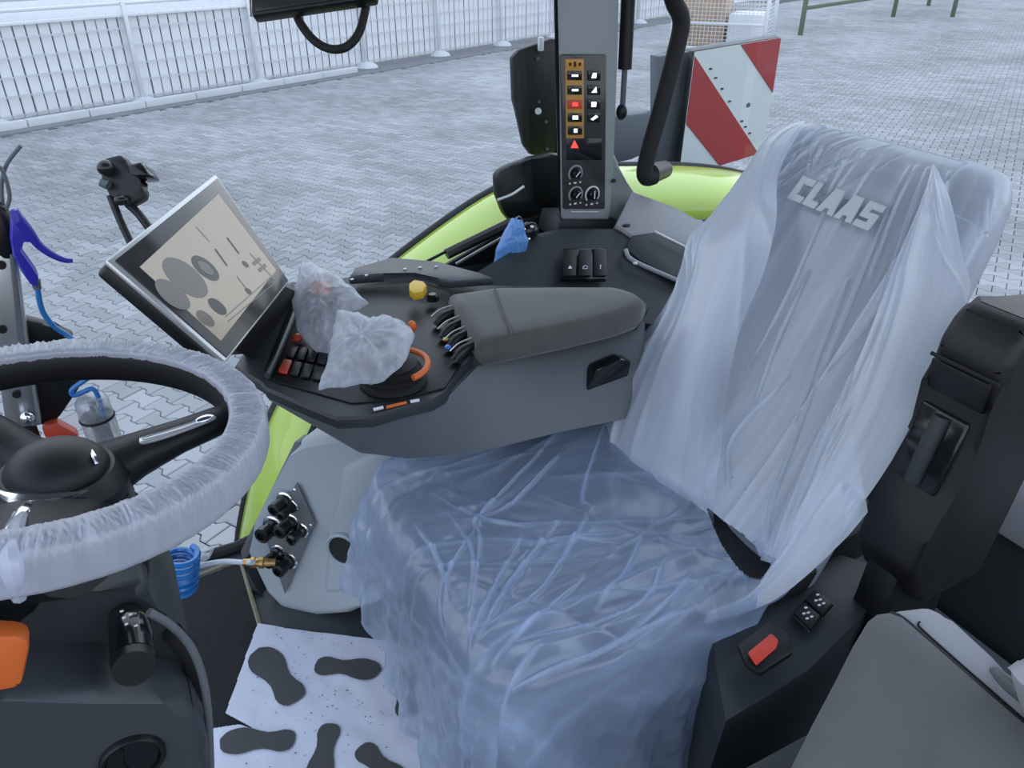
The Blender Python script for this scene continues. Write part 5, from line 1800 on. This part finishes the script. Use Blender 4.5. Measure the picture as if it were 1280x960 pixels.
# backrest film: follows the backrest ring, pulled into long folds
NT, NA2 = 300, 460
aa0, aa1 = math.radians(-38), math.radians(212)
aa = np.linspace(aa0, aa1, NA2)
Tt = np.linspace(.02, 1.0, NT)
Sg, Tg = np.meshgrid(np.linspace(0, 1, NA2), Tt, indexing='xy')
rdb = ridges(Sg, Tg, 5, 34, (.002, .007), (.003, .009), (.12, .9), (-.02, .16), (.35, 1.1))
rdb += ridges(Sg, Tg, 6, 46, (.0012, .003), (.002, .006), (.15, .95), (-.02, .18), (.2, .6)) * np.clip((Tg - .55) / .3, 0, 1)
rdb += ridges(Sg, Tg, 9, 9, (.01, .025), (.004, .010), (.1, .9), (-.05, .15), (.5, 1.2))
BLs = [[(1.2203,1.0691,1.0701),(1.1999,1.0587,1.0449),(1.1825,1.0501,1.0235)], [(1.2321,1.0195,1.0846),(1.1523,1.0111,0.9863),(1.0431,0.9645,0.8516),(0.9433,0.9361,0.7285)], [(1.2237,0.9185,1.0743),(1.1249,0.8741,0.9525),(0.9990,0.8129,0.7972)], [(1.2287,0.8872,1.0805),(1.1252,0.8244,0.9528),(1.0598,0.7869,0.8721),(0.9851,0.7949,0.7801)],
 [(1.2318,0.8503,1.0843),(1.1755,0.7970,1.0148),(1.0747,0.7340,0.8905),(1.0228,0.7006,0.8266)], [(0.9601,0.8547,0.7493),(0.8687,0.8687,0.6365),(0.8224,0.8086,0.5794)], [(0.9725,0.8018,0.7645),(0.8385,0.7202,0.5992),(0.7885,0.6610,0.5376)], [(0.9597,0.7295,0.7487),(0.9008,0.6943,0.6760),(0.8530,0.6626,0.6171)], [(0.8787,0.9550,0.6488),(0.8393,0.9153,0.6003),(0.8029,0.8541,0.5553)],
 [(0.9024,1.0692,0.6781),(0.8304,0.9206,0.5892),(0.7889,0.8047,0.5380)], [(1.2304,0.7733,1.0826),(1.1907,0.7454,1.0337),(1.1509,0.7142,0.9846)], [(1.2196,0.7709,1.0692),(1.1740,0.7362,1.0130),(1.1389,0.7061,0.9697)], [(1.2277,0.9851,1.0792),(1.1763,0.9755,1.0159),(1.1362,0.9618,0.9665)], [(1.2297,1.0426,1.0817),(1.1929,1.0342,1.0364),(1.1561,1.0257,0.9909)],
 [(1.2274,0.9081,1.0789),(1.1634,0.8806,0.9999),(1.1000,0.8450,0.9218)], [(1.0823,0.8748,0.8999),(0.9907,0.8292,0.7870),(0.9221,0.7847,0.7023)], [(1.0727,0.9560,0.8881),(0.9846,0.9179,0.7795),(0.9101,0.8766,0.6876)], [(1.2261,0.8668,1.0773),(1.1646,0.8256,1.0015),(1.0973,0.7765,0.9184)], [(1.2270,1.1385,1.0784),(1.2016,1.1177,1.0471),(1.1818,1.1000,1.0227)], [(1.2290,1.1244,1.0808),(1.2085,1.1101,1.0556),(1.1882,1.0959,1.0305)]]
bl_ = [[(p[1], float((np.array(p) - BO) @ BU)) for p in l] for l in BLs]
FB = np.zeros((NT, NA2))
rdb = np.maximum(rdb, -.0035)
Pb = np.zeros((NT, NA2, 3))
for i, t in enumerate(Tt):
    tt = min(t, .985)
    g = .008
    ring, aa = back_ring(tt, NA2, g, aa0, aa1, True)
    ctr = BO + BU * tt * HB + np.array([0, .925 + .076 * tt, 0]) - BN_ * .062
    d = ring - ctr
    nn = d / np.maximum(np.linalg.norm(d, axis=1, keepdims=True), 1e-6)
    fr = np.clip(np.sin(aa), 0, 1)
    bh_, bm_ = creases(ring[:, 1], (ring - BO) @ BU, bl_, .0030, .0085)
    FB[i] = np.clip(bm_ * (fr > .2) + np.clip(rdb[i] / .007, 0, 1) * .5, 0, 1)
    amp = (rdb[i] * .8 + bh_ * (fr > .2)) * min(1, (1 - t) * 12 + .12)
    mixn = nn * (1 - fr[:, None]) + BN_[None] * fr[:, None]
    ring = ring + mixn * (amp[:, None] + .004)
    # looser and wider towards the bottom
    lo_ = max(0, .35 - t) / .35
    far_ = np.clip(np.cos(aa), 0, 1)
    ring[:, 1] += far_ * (.012 * math.sin(t * 14) + .03 * lo_)
    ring += np.outer(fr, BN_) * .025 * lo_ ** 2
    Pb[i] = ring
# close over the top
top_rows = []
for k in range(1, 8):
    f = k / 8
    c = Pb[-1].mean(0)
    top_rows.append(Pb[-1] * (1 - f) + (c + (Pb[-1] - c) * [.9, .92, .5]) * f + BU * .004 * math.sin(f * 3))
Pb = np.concatenate([Pb, np.array(top_rows)], 0)
uvb = np.stack(np.meshgrid(np.linspace(0, 1, NA2), np.linspace(0, 1, Pb.shape[0]), indexing='xy'), -1)
yb = Pb[..., 1]; zb = Pb[..., 2]
keep = ~in_hole(Pb)
FB = np.concatenate([FB, np.zeros((len(top_rows), NA2))], 0)
grid('backrest_film', Pb, 'film', cover, uvb, keep, None, FB)

# loose second layers: the far flap, the near flap and the band along the lower near edge
def flap(name, left, right, off, seed, m='flap', nu=70, nv=120, amp=.006, label=None, fade=0):
    Lc = np.array(spline(left, 12)); Rc = np.array(spline(right, 12))
    def rs(Cv, n):
        d = np.r_[0, np.cumsum(np.linalg.norm(np.diff(Cv, axis=0), axis=1))]
        t = np.linspace(0, d[-1], n)
        return np.stack([np.interp(t, d, Cv[:, k]) for k in range(3)], 1)
    Lc, Rc = rs(Lc, nv), rs(Rc, nv)
    u = np.linspace(0, 1, nu)
    Pq = Lc[:, None] * (1 - u)[None, :, None] + Rc[:, None] * u[None, :, None]
    U, Vv = np.meshgrid(u, np.linspace(0, 1, nv))
    bul = np.sin(np.pi * U) * off
    w_ = ridges(U, Vv, seed, 22, (.01, .05), (amp * .4, amp * 1.2), (0, 1), (-.3, .3), (.25, .9))
    w_ += ridges(Vv, U, seed + 1, 10, (.01, .04), (amp * .2, amp * .6), (0, 1), (-.3, .3), (.25, .8))
    tp_ = np.clip(np.minimum(Vv, 1 - Vv) / .10, 0, 1)
    Pq = Pq + BN_[None, None] * ((bul + w_) * tp_)[..., None]
    # where the layer clings to the film below it, it adds little
    cling = (1.25 * np.clip((U - .62) / .36, 0, 1) if fade > 0 else 1.1 * np.clip((.36 - U) / .34, 0, 1)) if fade else 0 * U
    o = grid(name, Pq, m, cover, np.stack([U, Vv], -1), None, None, np.clip(w_ / amp, 0, 1) * .5 - cling * np.clip((Vv - .30) / .35, 0, 1))
    if label:
        o['label'] = label
    return o
flap('far_flap', [(1.2883,1.2119,1.0746),(1.2602,1.2567,1.0399),(1.1951,1.2591,0.9596),(1.1233,1.2569,0.8869),(1.0610,1.2508,0.8419),(1.0143,1.2076,0.7843),(0.9591,1.1778,0.7163),(0.8940,1.1678,0.6518),(0.8123,1.1472,0.5589),(0.7785,1.1438,0.5014),(0.7771,1.1718,0.4123)],
     [(1.2646,1.1842,1.0771),(1.1547,1.1230,1.0052),(1.0854,1.0416,0.9355),(1.0291,0.9964,0.8661),(0.9701,0.9677,0.7933),(0.9245,0.9340,0.7292),(0.8751,0.8833,0.6602),(0.8487,0.8501,0.6197),(0.8226,0.8231,0.5765),(0.7996,0.7939,0.5259),(0.8105,0.7753,0.4535)], .022, 31, amp=.010, label='crumpled loose layer at the far side', fade=1)
flap('near_flap', [(1.2233,0.8542,1.0738),(1.1650,0.8154,1.0178),(1.0938,0.7848,0.9300),(1.0252,0.7487,0.8454),(0.9559,0.7190,0.7600),(0.8917,0.7038,0.6808),(0.8298,0.6829,0.6044),(0.7864,0.6654,0.5350)],
     [(1.2237,0.8516,1.0744),(1.1819,0.7786,1.0387),(1.1283,0.6989,0.9805),(1.0989,0.6535,0.9442),(1.0386,0.6274,0.8698),(0.9665,0.5979,0.7810),(0.8929,0.5855,0.6823),(0.8061,0.5959,0.5593)], .012, 41, amp=.006, label='loose layer at the near side', fade=-1)
flap('lower_band', [(0.9243,0.6472,0.7210),(0.8642,0.6509,0.6468),(0.8101,0.6388,0.5800),(0.7691,0.6361,0.5295),(0.7380,0.6328,0.5070),(0.6728,0.6467,0.4902)],
     [(0.8808,0.5706,0.6673),(0.8467,0.5728,0.6252),(0.7999,0.5836,0.5675),(0.7596,0.6003,0.5178),(0.7166,0.6155,0.4966),(0.6554,0.6339,0.4846)], .015, 51, amp=.004, label='tight band of film along the lower near edge')

# ================================================================== PASSENGER SEAT, LEFT FENDER COVER
ps = thing('passenger_seat', (0.6, 0.3, 0.3), 'folded grey fabric passenger seat back with a pale plastic shell, bottom right', 'seat')
fab = [(0.4390,0.2991,0.6527),(0.4801,0.3135,0.6727),(0.5210,0.3308,0.6934),(0.5669,0.3488,0.7162),(0.6056,0.3646,0.7357),(0.6342,0.3742,0.7495),(0.6473,0.3740,0.7545),(0.6578,0.3685,0.7571),(0.6649,0.3574,0.7567),(0.6727,0.3079,0.7460),(0.6805,0.2544,0.7342),(0.6925,0.1825,0.7189),(0.6451,0.1430,0.6895)]
bm = NB()
pd_ = V((.35, .25, -.9)).normalized()
loft(bm, [[V(p) + pd_ * .06 for p in inset(fab, .99)], [V(p) + pd_ * .02 for p in inset(fab, 1.004)], [V(p) + pd_ * .006 for p in fab], [V(p) for p in inset(fab, .975)], [V(p) - pd_ * .006 for p in inset(fab, .6)]])
put('back_pad', bm, 'pfabric', ps, ang=70)
bm = NB()
prism(bm, [(0.6627,0.3719,0.7466),(0.6730,0.3708,0.7503),(0.7026,0.3547,0.7574),(0.7089,0.3430,0.7566),(0.7108,0.3295,0.7536),(0.7156,0.2816,0.7421),(0.7232,0.2030,0.7232),(0.6911,0.1762,0.7033),(0.6829,0.2517,0.7211),(0.6699,0.3445,0.7418)], pd_ * .07, 0.008, 3)
sh_ = put('back_shell', bm, 'lilac', ps)
bm = NB()
tube(bm, [(0.6583,0.3677,0.7526),(0.6656,0.3544,0.7518),(0.6728,0.3065,0.7413),(0.6808,0.2530,0.7295),(0.6919,0.1803,0.7136)], 0.004, 6, 3)
put('gap', bm, 'rubber', ps)
bm = NB()
tube(bm, [(0.6833,0.3472,0.7489),(0.6797,0.3457,0.7471),(0.6797,0.3368,0.7446),(0.6868,0.2859,0.7332),(0.6971,0.2174,0.7182)], 0.0012, 6, 3)
put('groove', bm, 'rubber', sh_).location = (0, 0, 0)
bm = NB()
ell(bm, (0.7100,0.2490,0.7309), (0.028, 0.016, 0.008), axes(V((0.7040,0.2280,0.7360)) - V((0.6994,0.2618,0.7436)), V((0, 1, 0))))
put('finger_recess', bm, 'shell', sh_).location = (0, 0, 0)
bm = NB()
prism(bm, [(0.45, 0.16, 0.0), (0.95, 0.16, 0.0), (0.95, 0.42, 0.0), (0.45, 0.42, 0.0)], (0, 0, 0.5), 0.02)
put('seat_box', bm, 'dark', ps)
fc = thing('left_wheel_cover', (1.1, 0.25, 0.0), 'pale moulded cover behind the passenger seat at the right edge', 'cover')
bm = NB()
prism(bm, [(0.6257,0.2400,0.8217),(0.6469,0.2400,0.8256),(0.6901,0.2400,0.8207),(0.7842,0.2400,0.7916),(0.9341,0.2400,0.7203),(1.7232,0.2400,-0.4036),(1.1646,0.2400,0.0582)], (0, -0.14, 0), 0.02, 3)
put('cover_shell', bm, 'lilac', fc)
# ================================================================== SMALL THINGS ON THE LEFT
# aluminium rail on the right front pillar
ar = thing('aluminium_rail', (-0.26, 1.7, 0.5), 'drilled aluminium rail standing at the left edge behind the steering wheel', 'rail')
bm = NB()
prism(bm, [(-0.2467,1.6600,0.8958),(-0.1925,1.6600,0.8865),(-0.2213,1.6600,0.7228),(-0.2497,1.6600,0.5218),(-0.3106,1.6600,0.5321),(-0.2797,1.6600,0.7187)], (0, 0.035, 0), 0.004)
put('rail_profile', bm, 'alu', ar)
bm = NB()
prism(bm, [(-0.2043,1.6550,0.8902),(-0.1969,1.6550,0.8889),(-0.2258,1.6550,0.7260),(-0.2571,1.6550,0.5269),(-0.2657,1.6550,0.5275),(-0.2361,1.6550,0.7283)], (0, 0.01, 0), 0.001)
put('rail_groove', bm, 'shell', ar)
for p in [(-0.2569,1.6620,0.7471),(-0.2716,1.6620,0.6058),(-0.2227,1.6620,0.8721)]:
    bm = NB()
    cyl(bm, p, V(p) + V((0, -0.009, 0)), 0.008, None, 14)
    put('bolt', bm, 'black', ar)
bm = NB()
prism(bm, [(-0.2499,1.7000,0.7432),(-0.2271,1.7000,0.7452),(-0.1952,1.7000,0.7278),(-0.1797,1.7000,0.7101),(-0.1491,1.7000,0.6923),(-0.1490,1.7000,0.6813),(-0.1851,1.7000,0.6895),(-0.2241,1.7000,0.6840),(-0.2412,1.7000,0.6734)], (0, 0.03, 0), 0.006)
put('bracket', bm, 'black', ar)
bm = NB()
prism(bm, [(-0.2375,1.7000,0.6449),(-0.1545,1.7000,0.6110),(-0.1650,1.7000,0.5689),(-0.2159,1.7000,0.5131),(-0.2465,1.7000,0.4896),(-0.2603,1.7000,0.5058),(-0.2516,1.7000,0.5823)], (0, 0.03, 0), 0.006)
put('mounting_block', bm, 'black', ar)
bm = NB()
pb = V((-0.2825,1.6900,0.5221))
tube(bm, [pb, (pb.x, 1.69, 0.0)], 0.02, 8, 0)
put('post', bm, 'black', ar)
bm = NB()
ell(bm, (-0.2675,1.6500,0.5523), (0.014, 0.012, 0.014), None, 12, 8)
put('knurled_nut', bm, 'chrome', ar)
bm = NB()
ell(bm, (-0.2081,1.6800,0.9263), (0.030, 0.03, 0.062), None, 16, 12)
bh = put('gun_hook', bm, 'black', None, (-0.2208,1.6800,0.8815))
tag(bh, 'black round hook at the left edge holding the blue air gun', 'hook')
for pts in ([(-0.1940,1.6800,0.9669),(-0.1843,1.6800,1.0101),(-0.1667,1.6800,1.0456),(-0.1354,1.6800,1.0763)], [(-0.1879,1.6700,0.9689),(-0.1758,1.6700,0.9939),(-0.1741,1.6700,1.0359),(-0.1822,1.6700,1.0511)]):
    bm = NB()
    tube(bm, pts, 0.0035, 8, 5)
    put('wire', bm, 'greypost', bh)
# air blow gun
ag = thing('air_gun', (-0.1829,1.6400,0.8326), 'blue plastic air blow gun with curved lever hanging at the left edge', 'air gun')
bm = NB()
loft(bm, [[V(p) + V((0, dy, 0)) for p in inset([(-0.1793,1.6400,0.9731),(-0.1676,1.6400,0.9743),(-0.1616,1.6400,0.9496),(-0.1564,1.6400,0.9305),(-0.1596,1.6400,0.9188),(-0.1721,1.6400,0.9208),(-0.1852,1.6400,0.9013),(-0.1742,1.6400,0.8648),(-0.1690,1.6400,0.8446),(-0.1752,1.6400,0.8262),(-0.1850,1.6400,0.8346),(-0.1918,1.6400,0.8584),(-0.1976,1.6400,0.8941),(-0.1934,1.6400,0.9272)], k)] for dy, k in ((.018, .8), (.012, 1), (-.004, 1), (-.010, .8))])
put('gun_body', bm, 'blue', ag)
bm = NB()
tube(bm, [(-0.1701,1.6350,0.9553),(-0.1609,1.6350,0.9328),(-0.1523,1.6350,0.9068),(-0.1367,1.6350,0.8854),(-0.1189,1.6350,0.8712),(-0.1049,1.6350,0.8671)], [0.011, 0.008, 0.006, 0.004], 10, 5)
put('trigger', bm, 'blue', ag)
bm = NB()
cyl(bm, (-0.1763,1.6450,0.8376), (-0.1770,1.6450,0.8198), 0.009, 0.007, 12)
put('hose_fitting', bm, 'greypost', ag)
hs = tag(put('air_hose', tube(NB(), [(-0.1771,1.6500,0.8195),(-0.1809,1.6500,0.7903),(-0.1799,1.6500,0.7630),(-0.1683,1.6500,0.7328),(-0.1492,1.6500,0.7073),(-0.1264,1.6200,0.6744),(-0.1316,1.6500,0.6186),(-0.1441,1.6500,0.6104),(-0.1750,1.6500,0.5938),(-0.1754,1.6500,0.5805),(-0.1568,1.6500,0.5831),(-0.1380,1.6500,0.5859),(-0.1328,1.6500,0.5572),(-0.1375,1.6500,0.4986),(-0.1542,1.6500,0.4417),(-0.1451,1.6000,0.3427),(-0.0997,1.5800,0.1791)], 0.0052, 10, 6), 'bluehose', None, (-0.1809,1.6500,0.7903)), 'thin blue air hose looping down from the blue air gun behind the wheel', 'hose')
# blue coiled hose by the carpet
cc0, cc1 = V((-0.0794,1.5000,0.1208)), V((-0.0544,1.5000,0.2203))
ax = (cc1 - cc0).normalized()
a_, b_ = ax.orthogonal().normalized(), None
b_ = ax.cross(a_)
pts = [cc0 + (cc1 - cc0) * (k / 96) + (a_ * math.cos(k * 2 * math.pi / 16) + b_ * math.sin(k * 2 * math.pi / 16)) * .034 for k in range(97)]
ch = tag(put('coiled_hose', tube(NB(), pts, 0.0072, 8, 0), 'bluehose', None, cc0), 'glossy blue coiled air hose lying on the carpet edge behind the column', 'hose')
eh = thing('pale_hose', (0.0568,1.4800,0.1569), 'pale hose with a brass fitting plugged into the coupling plate', 'hose')
bm = NB()
tube(bm, [(-0.0633,1.5000,0.1672),(-0.0164,1.5100,0.1629),(0.0259,1.5000,0.1631),(0.0637,1.4600,0.1778),(0.0812,1.4200,0.2034)], 0.0062, 10, 5)
put('hose', bm, 'clearhose', eh)
fa, fb = V((0.0632,1.4500,0.1862)), V((0.1290,1.4200,0.1833))
bm = NB()
lathe(bm, fa, fb - fa, [(0, .008), (.016, .009), (.018, .0125), (.026, .0125), (.028, .010), (.034, .010), (.036, .0135), (.046, .0135), (.048, .010), (.058, .009), (.062, .008), (.072, .008)], 14)
put('brass_fitting', bm, 'brass', eh)
# clear wrapper beside the coil
bm = NB()
pillow(bm, [(-0.0422,1.7359,0.0300),(-0.0074,1.7454,0.0300),(0.0146,1.7205,0.0300),(-0.0020,1.6888,0.0300),(-0.0271,1.6755,0.0300),(-0.0459,1.6786,0.0300)], (0.1, -.5, .8), .014, 12)
o = put('clear_wrapper', bm, 'bottle', None, (-0.0271,1.7004,0.0120), ang=70)
uvbox(o)
tag(o, 'small crumpled clear plastic wrapper behind the blue coiled hose', 'wrapper')
# clear filter bowl
bc0, bc1 = V((-0.1444,1.6600,0.4409)), V((-0.1486,1.6600,0.5659))
cb2 = thing('filter_bowl', bc0, 'clear plastic cylinder with a dark ring, behind the steering wheel', 'bottle')
axb = bc1 - bc0
Lb = axb.length
bm = NB()
lathe(bm, bc0, axb, [(0, .026), (.004, .033), (Lb * .5, .034), (Lb * .9, .033), (Lb * .97, .027), (Lb, .014)], 26)
o = put('bowl', bm, 'bottle', cb2)
uvbox(o)
bm = NB()
lathe(bm, bc0 + axb * .56, axb, [(0, .0352), (.003, .036), (.006, .0352)], 26)
put('dark_ring', bm, 'rubber', cb2)
bm = NB()
lathe(bm, bc0 + axb * .05, axb, [(0, .018), (Lb * .5, .018), (Lb * .55, .008), (Lb * .9, .008)], 16)
put('inner_tube', bm, 'shell', cb2)
bm = NB()
prism(bm, [(-0.2537,1.6800,0.5074),(-0.2257,1.6800,0.5112),(-0.1954,1.6800,0.4737),(-0.1944,1.6800,0.4526),(-0.2195,1.6800,0.4520),(-0.2551,1.6800,0.4795)], (0, 0.03, 0), 0.006)
o = tag(put('red_clamp', bm, 'red', None, (-0.2307,1.6900,0.4619)), 'dull red clamp between the aluminium rail and the clear cylinder', 'clamp')
# rearward display at the top edge with its cable
dq = thing('hanging_display', (0.3895,1.5079,1.3434), 'corner of a black display hanging at the top edge above the yard view', 'screen')
bm = NB()
prism(bm, [(0.2860,1.5198,1.3804),(0.2643,1.4713,1.2885),(0.4556,1.3909,1.3149),(0.4728,1.4246,1.3804)], c_f * .03, 0.005)
put('display_case', bm, 'black', dq)
bm = NB()
dt = V((0.3849,1.4912,1.3741))
tube(bm, [dt, dt + V((0, .02, .25)), V((dt.x, dt.y + .02, 1.99))], 0.02, 10, 3)
put('hanger', bm, 'black', dq)
bm = NB()
prism(bm, [(0.2925,1.5127,1.3804),(0.2714,1.4684,1.2956),(0.4490,1.3943,1.3208),(0.4646,1.4249,1.3804)], c_f * .003, 0.001)
put('display_glass', bm, 'bezel', dq)
bm = NB()
tube(bm, [(0.2902,1.5561,1.3797),(0.2704,1.5053,1.2856)], .003, 6, 0)
put('display_edge', bm, 'silver', dq)
bm = NB()
tube(bm, [(0.3420,1.4904,1.2989),(0.3443,1.4738,1.2752),(0.3582,1.4499,1.2492),(0.3791,1.4308,1.2362),(0.4041,1.4196,1.2385),(0.4270,1.4194,1.2563),(0.4442,1.4290,1.2847),(0.4612,1.4473,1.3262),(0.4745,1.4673,1.3676)], .0075, 10, 6)
put('cable', bm, 'rubber', dq)
